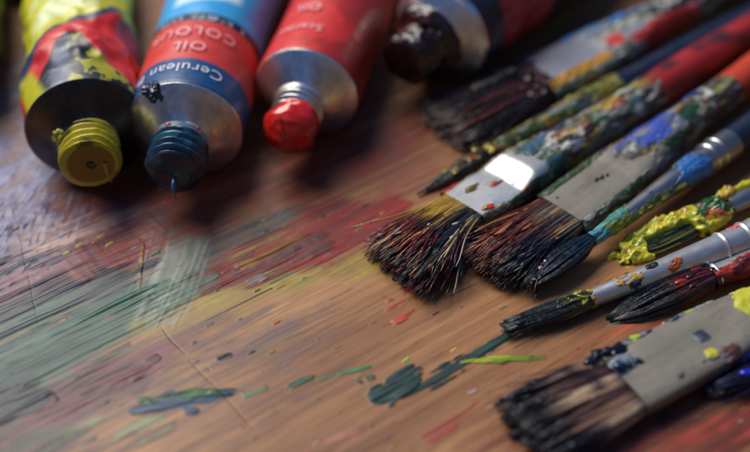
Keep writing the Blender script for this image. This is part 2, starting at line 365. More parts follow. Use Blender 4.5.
    mul = N('ShaderNodeMix'); mul.data_type = 'RGBA'; mul.blend_type = 'MULTIPLY'; mul.inputs[0].default_value = 0.75
    L.new(cr.outputs[0], mul.inputs[6]); L.new(cr1.outputs[0], mul.inputs[7])
    # pores
    mp4 = N('ShaderNodeMapping'); mp4.inputs['Scale'].default_value = (110, 1500, 1); L.new(mp.outputs[0], mp4.inputs[0])
    n4 = N('ShaderNodeTexNoise'); n4.inputs['Scale'].default_value = 1; n4.inputs['Detail'].default_value = 3; L.new(mp4.outputs[0], n4.inputs['Vector'])
    cr4 = N('ShaderNodeValToRGB'); e = cr4.color_ramp.elements
    e[0].position = 0.3; e[0].color = (0.55, 0.5, 0.5, 1); e[1].position = 0.46; e[1].color = (1, 1, 1, 1)
    L.new(n4.outputs[0], cr4.inputs[0])
    mul2 = N('ShaderNodeMix'); mul2.data_type = 'RGBA'; mul2.blend_type = 'MULTIPLY'; mul2.inputs[0].default_value = 0.7
    L.new(mul.outputs[2], mul2.inputs[6]); L.new(cr4.outputs[0], mul2.inputs[7])
    at = N('ShaderNodeAttribute'); at.attribute_name = 'Col'
    mx = N('ShaderNodeMix'); mx.data_type = 'RGBA'
    L.new(at.outputs['Alpha'], mx.inputs[0]); L.new(mul2.outputs[2], mx.inputs[6]); L.new(at.outputs['Color'], mx.inputs[7])
    L.new(mx.outputs[2], b.inputs['Base Color'])
    rr = N('ShaderNodeMapRange'); rr.inputs['To Min'].default_value = 0.46; rr.inputs['To Max'].default_value = 0.42
    L.new(at.outputs['Alpha'], rr.inputs['Value']); L.new(rr.outputs[0], b.inputs['Roughness'])
    ad = N('ShaderNodeMath'); ad.operation = 'ADD'; L.new(n1.outputs[0], ad.inputs[0]); L.new(n4.outputs[0], ad.inputs[1])
    bp = N('ShaderNodeBump'); bp.inputs['Strength'].default_value = 0.35; bp.inputs['Distance'].default_value = 0.00015
    L.new(ad.outputs[0], bp.inputs['Height']); L.new(bp.outputs[0], b.inputs['Normal'])
    b.inputs['Specular IOR Level'].default_value = 0.33
    V = np.stack([X, Y, Z], -1)
    col = np.concatenate([np.clip(C, 0, 1), A[..., None]], -1)
    F = gridF(shp[0], shp[1], False)
    o = mesh('table_top', V, F, m, col=col)
    o['kind'] = 'structure'
build_table()

# ------------------------------------------------------------------ surfaces of revolution with a changing section
class Surf:
    """section half-width a(u), half-height b(u), exponent e(u) along +X"""
    def __init__(s, us, a, b, e=None, zc=None):
        s.us, s.a, s.b = us, a, b; s.e = e or [2]*len(us); s.zc = zc or [0]*len(us)
    def at(s, u, th):
        def itp(t):
            return np.interp(u, s.us, t)
        a, b, e, zc = itp(s.a), itp(s.b), itp(s.e), itp(s.zc)
        c, sn = np.cos(th), np.sin(th)
        return np.stack([u+0*th, a*np.sign(c)*np.abs(c)**(2/e), b*np.sign(sn)*np.abs(sn)**(2/e)+zc], -1)
    def grid(s, u0, u1, nu, nv):
        u = np.linspace(u0, u1, nu)[:, None].copy(); u[1] = u0+(u1-u0)/nu*.06; u[-2] = u1-(u1-u0)/nu*.06; th = np.linspace(0, 2*np.pi, nv, endpoint=False)[None, :]
        u, th = np.broadcast_arrays(u, th)
        p = s.at(u, th)
        d = 1e-3
        pu = s.at(u+d, th)-s.at(u-d, th); pv = s.at(u, th+0.02)-s.at(u, th-0.02)
        n = np.cross(pv, pu); n /= np.maximum(np.linalg.norm(n, axis=-1, keepdims=True), 1e-9)
        n = -n if (n[nu//2, nv//4, 2] < 0) else n
        return u, th, p, n
def capped(V, nu, nv):
    F = gridF(nu, nv)
    V = V.reshape(-1, 3)
    c0 = V[:nv].mean(0); c1 = V[-nv:].mean(0)
    V2 = np.concatenate([V, [c0, c1]]); k = len(V)
    j = np.arange(nv); jn = (j+1) % nv
    f0 = np.stack([j*0+k, jn, j, j*0+k], -1); f1 = np.stack([j*0+k+1, (nu-1)*nv+j, (nu-1)*nv+jn, j*0+k+1], -1)
    return V2, F, f0[:, :3], f1[:, :3]
def solid(name, surf, u0, u1, nu, nv, mat, parent, colf=None, disp=None, off=0.0):
    u, th, p, n = surf.grid(u0, u1, nu, nv)
    if name == 'ferrule' and disp is None:              # small dents and a wavy sheet edge
        disp = lambda u_, t_, p_: .014*fbm(p_[..., 0]*1.3, p_[..., 1]*1.6, p_[..., 2]*1.6, seed=nu)*sst(0, .5, u_)-.004
    h = off + (disp(u, th, p) if disp else 0)
    p = p + n*(np.asarray(h)*np.ones_like(u))[..., None]
    # close both ends with shrunken rings
    ends = []
    for q in (p[0], p[-1]):
        c = q.mean(0); ends.append([c+(q-c)*k for k in (0.998, 0.985, 0.6, 0.02)])
    P2 = np.concatenate([np.array(ends[0][::-1]), p, np.array(ends[1])], 0)
    col = None
    if colf is not None:
        cc = colf(u, th, p)
        col = np.concatenate([np.repeat(cc[:1], 4, 0), cc, np.repeat(cc[-1:], 4, 0)], 0)
    return mesh(name, P2, gridF(nu+8, nv), mat, parent, col=col)
def crust(name, surf, u0, u1, coverf, colf, parent, h=0.05, seed=0, nu=300, nv=150, mat=None, lump=1.0, sc=1.0, amp=1.0):
    u, th, p, n = surf.grid(u0, u1, nu, nv)
    x, y, z = p[..., 0]*sc, p[..., 1]*sc, p[..., 2]*sc
    f = fbm(x*1.5, y*4, z*4, seed=seed, o=5); f2 = fbm(x*5, y*13, z*13, seed=seed+50, o=4)
    cov = coverf(u, th, p)
    hh = cov + amp*(0.55*f + 0.22*f2) - 0.15
    hgt = h*(0.35*sst(0, 0.12, hh) + 0.65*lump*np.clip(hh, 0, 1.2)*(0.8+0.9*f2)) - 0.012*(hh <= 0)
    hgt = np.where(hh > 0, np.maximum(hgt, 0.004), -0.02)
    # keep everything above the table: thin underneath
    hgt = np.where((n[..., 2] < -0.6) & (hgt > 0), np.minimum(hgt, 0.01), hgt)
    V = p + n*hgt[..., None]
    F = gridF(nu, nv)
    keep = (hh.ravel()[F] > 0).any(1)
    F = F[keep]
    used = np.zeros(nu*nv, bool); used[F.ravel()] = True
    idx = np.cumsum(used)-1
    col = colf(u, th, p).reshape(-1, 3)[used]
    return mesh(name, V.reshape(-1, 3)[used], idx[F], mat or M_CRUST, parent, col=col)
def splotch(layers, base, seed=0, stretch=(0.65, 2.6)):
    """base colour with irregular splotches: (hex, threshold, scale)"""
    def f(u, th, p):
        x, y, z = p[..., 0], p[..., 1], p[..., 2]
        wx = .5*fbm(x*1.2, y*2, z*2, seed=seed+200, o=3); x, y, z = x+wx, y+.25*wx, z+.15*fbm(x*2, y*3, z*3, seed=seed+201, o=3)
        c = np.zeros(x.shape+(3,))+H(base)
        for i, (hx, t, s) in enumerate(layers):
            k = fbm(x*s*stretch[0]+7*i, y*s*stretch[1], z*s*stretch[1], seed=seed+13*i, o=4)
            c = mixc(c, H(hx), sst(t, t+0.16, k))
        v = 0.8+0.45*fbm(x*5, y*16, z*16, seed=seed+99, o=3)
        return np.clip(c*v[..., None], 0.002, 0.9)
    return f

# ------------------------------------------------------------------ bristles
def bristles(parent, L, ws, ts, n, colf, seed=0, clumps=40, clump=0.6, rad=0.009, wig=0.05, z_floor=-0.2, droop=0.0,
             lvar=0.18, name='bristles', mat=None, shift=0.0, K=9, tipcurve=None, wild=0.03):
    """hairs run from the ferrule (x=0) to -L; ws, ts: half width / half thickness at s = 0, .25, .5, .75, 1"""
    r = np.random.default_rng(seed)
    q = r.uniform(-1, 1, (n, 2)); 
    rr = np.maximum(np.abs(q[:, 0]), np.abs(q[:, 1])); l2 = np.hypot(q[:, 0], q[:, 1])+1e-6
    a = q[:, 0]*(0.5+0.5*rr/l2); b = q[:, 1]*(0.35+0.65*rr/l2)
    cc = r.uniform(-1, 1, (clumps, 2)); ci = np.argmin((a[:, None]-cc[:, 0])**2+0.4*(b[:, None]-cc[:, 1])**2, 1)
    s = np.linspace(0, 1, K)[None, :]
    kn = np.array([0, .25, .5, .75, 1])
    w = np.interp(s, kn, ws); t = np.interp(s, kn, ts)
    cs = clump*s**1.3
    A = a[:, None]*(1-cs)+cc[ci, 0][:, None]*cs; B = b[:, None]*(1-cs)+cc[ci, 1][:, None]*cs
    Li = L*(1-lvar*r.random(n)**1.5)*(1-0.10*r.random(clumps)[ci])
    if tipcurve is not None: Li = Li*tipcurve(a, b)
    cw = r.normal(0, 1, (clumps, 2))[ci]; hw = r.normal(0, 1, (n, 2))
    ph = r.uniform(0, 6.28, (n, 1)); fr = r.uniform(2, 5, (n, 1))
    wil = (r.random(n) < wild)*r.normal(0, 4, n)
    Y = A*w + wig*s**1.5*(cw[:, :1]*0.7+hw[:, :1]*0.55+wil[:, None]) + 0.010*np.sin(ph+fr*s*3)*s*(1+2*(wil[:, None] != 0)) + shift*s**1.25
    Z = B*t + wig*0.6*s**1.5*(cw[:, 1:]*0.7+hw[:, 1:]*0.6) + droop*s**1.6 + 0.008*np.sin(ph*2+fr*s*2.3)*s
    X = -Li[:, None]*s + 0.02
    Z = np.maximum(Z, z_floor + 0.01 + 0.10*(B*0.5+0.5)*s + 0*Z)
    Cn = np.stack([X, Y, Z], -1)                                    # n,K,3
    rd = rad*r.uniform(0.7, 1.35, (n, 1))*np.interp(s, [0, .7, 1], [1, 1.0, 0.55])
    T = np.gradient(Cn, axis=1); T /= np.linalg.norm(T, axis=-1, keepdims=True)
    up = np.array([0, 0, 1.0]); S1 = np.cross(T, up); S1 /= np.linalg.norm(S1, axis=-1, keepdims=True)+1e-9; S2 = np.cross(S1, T)
    m = 4
    ring = [Cn + rd[..., None]*(math.cos(k*2*math.pi/m)*S1+math.sin(k*2*math.pi/m)*S2) for k in range(m)]
    V = np.stack(ring, 2)                                           # n,K,m,3
    base = (np.arange(n)*K*m)[:, None, None]; i = np.arange(K-1)[None, :, None]*m; j = np.arange(m)[None, None, :]; jn = (j+1) % m
    F = np.stack([base+i+j, base+i+jn, base+i+m+jn, base+i+m+j], -1).reshape(-1, 4)
    E = (np.arange(n)*K*m+(K-1)*m)[:, None]+np.arange(m)[None, :]
    F = np.concatenate([F, E.reshape(-1, 4)])
    col = colf(A, B, np.broadcast_to(s, A.shape), r.random(n)[:, None], r.random(clumps)[ci][:, None], Cn)
    col = np.repeat(col[:, :, None, :], m, 2)
    mesh(name, V.reshape(-1, 3), F, mat or M_HAIR, parent, col=col)
    return Cn
def beads(name, pts, cols, size, parent, seed=0, mat=None, along=1.8):
    """small paint lumps, each an uneven ellipsoid lying along the hairs"""
    r = np.random.default_rng(seed); nu, nv = 7, 8
    ph = np.linspace(0.02, math.pi-0.02, nu)[:, None]; th = np.linspace(0, 2*math.pi, nv, endpoint=False)[None, :]
    S = np.stack([np.cos(ph)*np.ones_like(th), np.sin(ph)*np.cos(th), np.sin(ph)*np.sin(th)], -1)
    Vs = []; Fs = []; Cs = []
    F0 = gridF(nu, nv)
    for i, (p, c) in enumerate(zip(pts, cols)):
        sz = size*r.uniform(0.5, 1.4)
        k = 1+0.75*noise(S[..., 0]*1.6+i*3.7, S[..., 1]*1.6, S[..., 2]*1.6, seed=seed)
        a = r.normal(0, 0.25)
        q = S*k[..., None]*np.array([sz*along*r.uniform(0.7, 1.5), sz, sz*0.6])
        q = np.stack([q[..., 0]*math.cos(a)-q[..., 1]*math.sin(a), q[..., 0]*math.sin(a)+q[..., 1]*math.cos(a), q[..., 2]], -1)
        Vs.append((q+p).reshape(-1, 3)); Fs.append(F0+i*nu*nv); Cs.append(np.tile(c, (nu*nv, 1)))
    return mesh(name, np.concatenate(Vs), np.concatenate(Fs), mat or M_WET, parent, col=np.concatenate(Cs))
def pick(Cn, n, seed, smin=0.4, smax=1.0, top=True):
    r = np.random.default_rng(seed); K = Cn.shape[1]; out = []
    z = Cn[:, :, 2]
    while len(out) < n:
        i = r.integers(Cn.shape[0]); k = int(r.uniform(smin, smax)*(K-1))
        if top and z[i, k] < np.quantile(z[:, k], 0.75): continue
        out.append(Cn[i, k]+np.array([0, 0, 0.01]))
    return np.array(out)
def hairc(bands, rnd=0.5, seed=0):
    """bands: list of (hex, function(A,B,s,h,c,P)->weight)"""
    def f(A, B, s, h, c, Pn):
        col = np.zeros(A.shape+(3,))+H(bands[0])
        for hx, fn in bands[1:]:
            col = mixc(col, H(hx), np.clip(fn(A, B, s, h+0*A, c+0*A, Pn), 0, 1))
        return np.clip(col*(1-rnd+2*rnd*np.abs(np.sin(h*917.0+c*31)))[..., None], 0.002, 0.8)
    return f

HB = 'paintbrushes lying across the table'
def brush(name, label, px0, z0, px1, z1, cat='paintbrush', roll=0):
    o = frame(name, P(px0[0], px0[1], z0), P(px1[0], px1[1], z1), roll)
    tag(o, label, cat, HB); return o
def handle(parent, u0, L, r0, colf, rmax=None, name='handle', r_end=0.2):
    rmax = rmax or r0*1.2
    s = Surf([u0, u0+0.25*L, u0+0.6*L, u0+0.97*L, u0+L], [r0, rmax, rmax*.85, r_end, r_end*.5], [r0, rmax, rmax*.85, r_end, r_end*.5])
    solid(name, s, u0, u0+L, 60, 40, M_HANDLE, parent, colf, disp=lambda u, th, p: 0.004*fbm(p[..., 0]*2, p[..., 1]*5, p[..., 2]*5, seed=3))
    return s
def crimps(parent, surf, us, r, mat=None):
    for u0 in us:
        rr = float(np.interp(u0, surf.us, surf.a)); rb = float(np.interp(u0, surf.us, surf.b))
        s = Surf([u0-.06, u0-.03, u0, u0+.03, u0+.06], [rr-.01, rr+.02, rr+.035, rr+.02, rr-.01], [rb-.01, rb+.02, rb+.035, rb+.02, rb-.01])
        solid('crimp_ring', s, u0-.06, u0+.06, 9, 40, mat or M_FERRULE, parent)
def yloc(p, a, b): return p[..., 1]

# ---- brush C : splayed flat brush in the middle with the bright ferrule
def brush_mid():
    o = brush('flat_paintbrush', 'splayed flat paintbrush with wine red and black bristles, bright silver ferrule and red handle', (464, 209), 0.27, (700, 62), 0.42, roll=-6)
    s = Surf([0, 1.2, 1.28, 1.74, 1.84, 3.4, 4.3, 7.2], [.70, .70, .70, .68, .67, .50, .44, .43], [.17, .18, .19, .39, .40, .42, .43, .43], [5, 5, 5, 4.5, 4.2, 2.4, 2, 2])
    solid('ferrule', s, 0, 4.9, 90, 72, M_FERRULE_BRIGHT, o)
    red = lambda u, th, p: mixc(np.zeros(u.shape+(3,))+H('94201a'), H('3c1418'), sst(-.1, .35, fbm(p[..., 0]*1.0, p[..., 1]*3, p[..., 2]*3, seed=8)+0.35*(u-9.0)/3))
    handle(o, 4.85, 13, 0.42, red, 0.5)
    def cov(u, th, p):
        y = p[..., 1]
        clean = (1-sst(1.75, 2.2, u+0.25*y)) * sst(-.66, -.52, y) * (1-sst(.56, .68, y))
        c = 0.45 - 1.4*clean - 1.3*sst(6.6, 6.9, u)
        c = c + 0.5*((y > .5) & (u < 1)) - 0.4*((u < 1.2) & (y > .4))
        return c
    base = splotch([('8f9488', 0.10, 1.3), ('1c2a20', 0.12, 1.5), ('a0842a', 0.25, 1.2), ('2c5c3c', 0.30, 1.4), ('3a2c20', 0.2, 2.2), ('2f6f76', 0.5, 1.9), ('9c3022', 0.55, 2.4), ('4a66b0', 0.62, 1.3), ('c0beb2', 0.40, 2.6)], '6a6c5c', seed=60)
    def colf(u, th, p):
        c = base(u, th, p); y = p[..., 1]
        c = mixc(c, H('a8261c'), (1-sst(.4, .6, u))*sst(.45, .6, y))
        c = mixc(c, H('1f4a44'), (1-sst(.3, .8, np.abs(u-2.2)))*sst(-.5, -.1, -y)*.8)
        return c
    crust('dried_paint', s, -0.05, 6.95, cov, colf, o, h=0.055, seed=61, nu=420, nv=170)
    pts = np.array([[.55, .28, .185], [.62, .31, .185], [.5, .22, .185], [.95, .02, .19], [1.05, -.05, .19], [.28, -.55, .18], [.35, -.5, .18], [.25, -.48, .18], [1.35, -.35, .19], [2.2, .1, .30], [2.3, .04, .31], [2.25, .0, .31]])
    cols = [H(x) for x in ['7a6a1e', '7a6a1e', '5f5a1e', 'b0501e', '7a2a1e', 'c22a1c', 'c22a1c', 'a0761e', '703020', 'c9a02c', 'b08a20', 'c9a02c']]
    beads('paint_speck', pts*np.array([1, 1, .985]), cols, .042, o, 4, along=2.4)
    def yel(A, B, s, h, c, Pn): return (1-sst(.35, .75, s+.3*(c-.5)))*sst(-.5, .2, A+.5*(h-.5))*sst(-.5, .1, B)
    cf = hairc(['15161f',
        ('451418', lambda A, B, s, h, c, Pn: sst(.45, .75, c)*sst(.15, .5, s)),
        ('741e1c', lambda A, B, s, h, c, Pn: sst(.45, .85, s)*sst(.4, .65, h*.5+c*.5+.12*A)),
        ('0b0e18', lambda A, B, s, h, c, Pn: (1-sst(.45, .75, np.abs(A+.12)))*sst(.15, .3, s)*(1-sst(.7, .9, s+.2*(c-.5)))*(c > .2)*.95),
        ('9c7a26', yel),
        ('4c4a2c', lambda A, B, s, h, c, Pn: (1-sst(.0, .35, s))*sst(.3, .9, h)*.8),
        ('b08c40', lambda A, B, s, h, c, Pn: (h > .86)*sst(-.2, .3, B)*.9),
        ('1f4038', lambda A, B, s, h, c, Pn: ((h > .84) & (h < .90))*(A < 0)*1.0),
        ('a8a09a', lambda A, B, s, h, c, Pn: ((h > .905) & (h < .93))*sst(.4, .5, s)*.8)], rnd=.5)
    Cn = bristles(o, 2.7, [.66, .72, .80, .88, .95], [.15, .25, .31, .34, .34], 1900, cf, seed=3, clumps=150, clump=.85, rad=.0175, wig=.075, z_floor=-.27, droop=.03, shift=-.40, lvar=.34, wild=.16)
    pp = pick(Cn, 130, 5, .35, 1); r = random.Random(2)
    beads('paint_clot', pp, [H(r.choice(['d0d0d8', 'd0d0d8', '8e1c1c', '7a1c1c', '0c0e16', '0c0e16', 'b4541e', '15101a', '5a1418', '5a1418', 'c05030'])) for _ in pp], .018, o, 6, along=2.6)
brush_mid()

# ---- brush D : second splayed flat brush with the matt grey ferrule and orange handle
def brush_grey():
    o = brush('flat_paintbrush', 'splayed flat paintbrush with tangled rust brown bristles, clean olive grey ferrule panel and orange handle', (561, 214), 0.28, (735, 86), 0.42)
    s = Surf([0, 1.9, 3.0, 4.2, 7.4], [.70, .70, .56, .46, .42], [.18, .21, .34, .45, .42], [5, 5, 3.4, 2, 2])
    solid('ferrule', s, 0, 5.0, 90, 72, M_FERRULE_GREY, o)
    handle(o, 4.95, 13, 0.42, lambda u, th, p: mixc(np.zeros(u.shape+(3,))+H('b03a18'), H('4a2018'), sst(.3, .6, fbm(p[..., 0], p[..., 1]*3, p[..., 2]*3, seed=4))), .48)
    def cov(u, th, p):
        y = p[..., 1]
        clean = (1-sst(2.0, 2.5, u+0.2*y)) * sst(-.60, -.50, y) * (1-sst(.42, .56, y))*(p[..., 2] > 0)
        sm = fbm(p[..., 0]*1.1, p[..., 1]*5, p[..., 2], seed=311, o=3)
        return 0.42 - 1.5*clean + .55*clean*sst(.35, .75, sm) - 1.2*sst(6.5, 6.7, u)
    base = splotch([('8f9488', 0.1, 1.4), ('1a2220', 0.05, 1.5), ('7c7a2c', 0.35, 1.5), ('2b4fa8', 0.6, 0.9), ('b0b0a6', 0.4, 2.6), ('5a3422', 0.3, 2.2), ('24462c', .35, 1.8)], '4c5048', seed=80)
    def colf(u, th, p):
        c = base(u, th, p)
        k = (1-sst(.5, .9, np.abs(u-3.6)))*sst(-.3, .1, fbm(p[..., 0]*2, p[..., 1]*6, p[..., 2]*6, seed=5))*(p[..., 1] > -.25)
        c = mixc(c, H('2c449c'), k*.9)
        k = (1-sst(.1, .25, np.abs(p[..., 1]-.62)))*(u < 2.2)
        return mixc(c, H('23421f'), k*.7)
    crust('dried_paint', s, -0.05, 6.9, cov, colf, o, h=0.055, seed=81, nu=420, nv=170)
    cf = hairc(['15151c',
        ('5a2418', lambda A, B, s, h, c, Pn: sst(.3, .7, c)*sst(.1, .4, s)),
        ('6c2c1c', lambda A, B, s, h, c, Pn: sst(.4, .7, h)*sst(-.3, .3, A)*sst(-.3, .3, B)),
        ('6c6650', lambda A, B, s, h, c, Pn: (1-sst(.15, .6, s))*sst(.2, .6, h)*sst(-.6, 0, -A+.2)),
        ('b07c38', lambda A, B, s, h, c, Pn: (h > .88)*sst(0, .3, B)*.9),
        ('0c0c12', lambda A, B, s, h, c, Pn: sst(-.2, .5, -A)*sst(.3, .6, s))], rnd=.5)  # near black on the lower side: shadow put into the hair colour
    Cn = bristles(o, 2.75, [.66, .66, .66, .64, .60], [.16, .25, .30, .31, .28], 1900, cf, seed=13, clumps=130, clump=.82, rad=.0175, wig=.10, z_floor=-.28, droop=.03, shift=-.05, lvar=.34, wild=.16)
    pp = pick(Cn, 80, 15, .4, 1); r = random.Random(3)
    beads('paint_clot', pp, [H(r.choice(['90504a', '5e1c1c', '16101a', 'b0a8a8', '6a2018', '0e1016', '3a1818'])) for _ in pp], .017, o, 6, along=2)
    beads('paint_speck', np.array([[1.3, .05, .215], [1.45, .02, .22], [1.6, -.02, .22], [.2, .3, .2]]), [H('20242a'), H('20242a'), H('181a20'), H('7a5a20')], .025, o, 9)
brush_grey()

# ---- brush A : big dark brush at the back
def brush_back():
    o = brush('flat_paintbrush', 'large flat paintbrush at the back with dark brown clotted bristles and paint daubed silver ferrule', (535, 82), 0.34, (712, -8), 0.45)
    s = Surf([0, 2.0, 3.6, 4.6, 8], [.80, .80, .60, .50, .46], [.22, .24, .42, .48, .46], [4, 4, 2.6, 2, 2])
    solid('ferrule', s, 0, 5.5, 70, 60, M_FERRULE_BRIGHT, o)
    handle(o, 5.4, 12, .46, lambda u, th, p: np.zeros(u.shape+(3,))+H('5c1c1a'), .5)
    def cov(u, th, p):
        y = p[..., 1]
        clean = (1-sst(1.6, 2.4, u)) * sst(-.45, -.25, y) * (1-sst(.5, .7, y))*(p[..., 2] > 0)
        return 0.35 - 1.4*clean + .4*(y < -.4)
    base = splotch([('8a8f88', -0.1, 1.0), ('4f6a40', 0.3, 1.5), ('a07c24', 0.4, 1.3), ('18262a', 0.25, 1.2), ('b0b0a8', 0.4, 2.0)], '5c645c', seed=90)
    def colf(u, th, p):
        c = base(u, th, p); y = p[..., 1]
        n = fbm(p[..., 0]*2, p[..., 1]*4, p[..., 2]*4, seed=92)
        c = mixc(c, H('2f7ac0'), sst(.25, .4, y-.1*n)*sst(1.2, 1.8, u)*(1-sst(.3, .5, n)))
        c = mixc(c, H('a87820'), (1-sst(.12, .22, np.abs(y+.52)))*(1-sst(1.9, 2.3, u)))
        c = mixc(c, H('b02820'), (1-sst(.2, .34, np.hypot(u-2.6, (y+.25)*1.2))))
        c = mixc(c, H('b03028'), (1-sst(.1, .2, np.abs(y+.46)))*sst(2.8, 3.2, u)*(1-sst(5.4, 5.8, u)))
        return c
    crust('dried_paint', s, -0.05, 8.0, cov, colf, o, h=0.06, seed=91, nu=300, nv=120)
    cf = hairc(['1e1616',
        ('5e3524', lambda A, B, s, h, c, Pn: sst(.3, .8, c)),
        ('8a6a4a', lambda A, B, s, h, c, Pn: (h > .9)*.8),
        ('20242c', lambda A, B, s, h, c, Pn: sst(.5, .8, h)*(A > .2)),
        ('6e6f4a', lambda A, B, s, h, c, Pn: (h > .85)*(A > .55)*.9),
        ('6a2018', lambda A, B, s, h, c, Pn: (h > .9)*(A < .2)*.9)], rnd=.5)
    Cn = bristles(o, 3.3, [.76, .86, .92, .94, .80], [.20, .30, .34, .32, .22], 1800, cf, seed=23, clumps=110, clump=.65, rad=.017, wig=.08, z_floor=-.34, droop=-.05, wild=.12, lvar=.3)
    pp = pick(Cn, 70, 25, .0, .28)+np.array([.06, 0, .04]); r = random.Random(4)
    beads('paint_clot', pp, [H(r.choice(['3a1c16', '2a1412', '4a2418', '180e0e'])) for _ in pp], .08, o, 6, along=1.4)
    # pale paint ridge on the far edge of the head
    pts = np.array([[-0.5-.16*i, .40+.02*i+.03*math.sin(i*2), .36-.02*i] for i in range(9)])
    beads('paint_ridge', pts, [H('7e7c62')]*9, .10, o, 8, along=1.6)
    pts = np.array([[-2.6, .6, .0], [-2.8, .5, -.05], [-2.2, -.2, .1], [-1.9, .05, .12], [-2.9, .62, -.1]])
    beads('paint_fleck', pts, [H('7c9a3a'), H('8c9498'), H('a02420'), H('5a2018'), H('8c9498')], .05, o, 8)
brush_back()

# ---- brush B : slim pointed brush with navy handle
def brush_slim():
    o = brush('pointed_paintbrush', 'slim pointed paintbrush smeared ochre and green, tucked between two flat brushes, navy handle', (497, 149), 0.22, (690, 50), 0.3)
    s = Surf([0, 2.6, 3.4, 7], [.17, .32, .34, .34], [.17, .32, .34, .34])
    solid('ferrule', s, 0, 3.6, 60, 40, M_FERRULE, o)
    handle(o, 3.5, 15, .33, lambda u, th, p: np.zeros(u.shape+(3,))+H('101a30'), .40)
    crust('dried_paint', s, -.1, 4.4, lambda u, th, p: .5-1.0*sst(3.9, 4.3, u), splotch([('7f7420', .0, 1.3), ('3c5428', .2, 1.6), ('b0a23c', .35, 2.0), ('8a3c1c', .5, 1.6), ('9ca08c', .45, 2.2)], '2c3c1c', seed=40), o, h=.05, seed=41, nu=240, nv=90)
    cf = hairc(['10160f', ('5f5a1c', lambda A, B, s, h, c, Pn: (1-sst(.5, .8, s))*sst(.4, .7, c)*(B > 0)), ('26401c', lambda A, B, s, h, c, Pn: sst(.5, .9, h)), ('8a3a18', lambda A, B, s, h, c, Pn: (h > .93)*1.0)], rnd=.5)
    Cn = bristles(o, 2.5, [.15, .22, .20, .12, .015], [.15, .20, .18, .11, .015], 600, cf, seed=33, clumps=14, clump=.3, rad=.012, wig=.012, z_floor=-.22, droop=-.12, wild=0)
    pp = pick(Cn, 30, 5, .1, .75); r = random.Random(8)
    beads('paint_clot', pp, [H(r.choice(['8a7a20', '6c6a20', '2c4c20', 'b09a30', '8a4418'])) for _ in pp], .045, o, 6, along=1.8)
brush_slim()

# ---- brush E : round brush with blue-black tip
def brush_round_a():
    o = brush('round_paintbrush', 'round paintbrush with drooping blue black tip, blue smear on its tapering silver ferrule', (592, 239), 0.42, (716, 153), 0.50)
    s = Surf([0, .5, 4.3, 4.6, 5.2], [.14, .16, .37, .37, .36], [.14, .16, .37, .37, .36])
    solid('ferrule', s, 0, 4.95, 90, 56, M_FERRULE, o)
    crimps(o, s, [4.1, 4.4], .37)
    handle(o, 4.9, 13, .35, lambda u, th, p: np.zeros(u.shape+(3,))+H('141e30'), .42)
    n0 = lambda p, k, sd: fbm(p[..., 0]*k, p[..., 1]*k*2, p[..., 2]*k*2, seed=sd)
    def cov(u, th, p):
        y = p[..., 1]
        return -.35 + .75*(1-sst(.9, 1.6, u)) + .55*(1-sst(.3, .6, np.abs(u-3.4)))*(p[..., 2] > 0) + .3*(y < -.12)
    def colf(u, th, p):
        c = splotch([('7c8a2c', -.05, 2.0), ('3f7a70', .2, 2.2), ('8fa0a0', .35, 2.6), ('1c3c2c', .3, 2)], '4a5a2a', seed=44)(u, th, p)
        c = mixc(c, H('2a5ea0'), sst(2.6, 2.9, u)*(1-sst(.55, .8, n0(p, 2, 7)*.5+.5)))
        c = mixc(c, H('3a8090'), (1-sst(.25, .5, u)))
        return mixc(c, H('9a3020'), sst(3.95, 4.0, u)*sst(.1, .3, n0(p, 3, 9)))
    crust('dried_paint', s, -.05, 4.8, cov, colf, o, h=.05, seed=45, nu=330, nv=120)
    cf = hairc(['0a1018', ('14283a', lambda A, B, s, h, c, Pn: (1-sst(.2, .7, s))*sst(.2, .8, h)), ('1c3c58', lambda A, B, s, h, c, Pn: (h > .9)*(B > 0)*1.0)], rnd=.4)
    Cn = bristles(o, 2.1, [.12, .25, .30, .26, .06], [.12, .17, .19, .16, .06], 1100, cf, seed=43, clumps=18, clump=.5, rad=.011, wig=.025, z_floor=-.22, droop=-.10, shift=.0, wild=0.02)
    pts = np.array([[-1.35-.10*i, .16+.02*math.sin(i)-.03*i, .10-.02*i] for i in range(8)])
    beads('paint_clot', pts, [H(x) for x in ['c0bcc8', '8a2430', 'c8c4d0', '501c28', 'a02c38', 'b0aab8', '301828', 'a03440']], .028, o, 6, along=1.5)
brush_round_a()

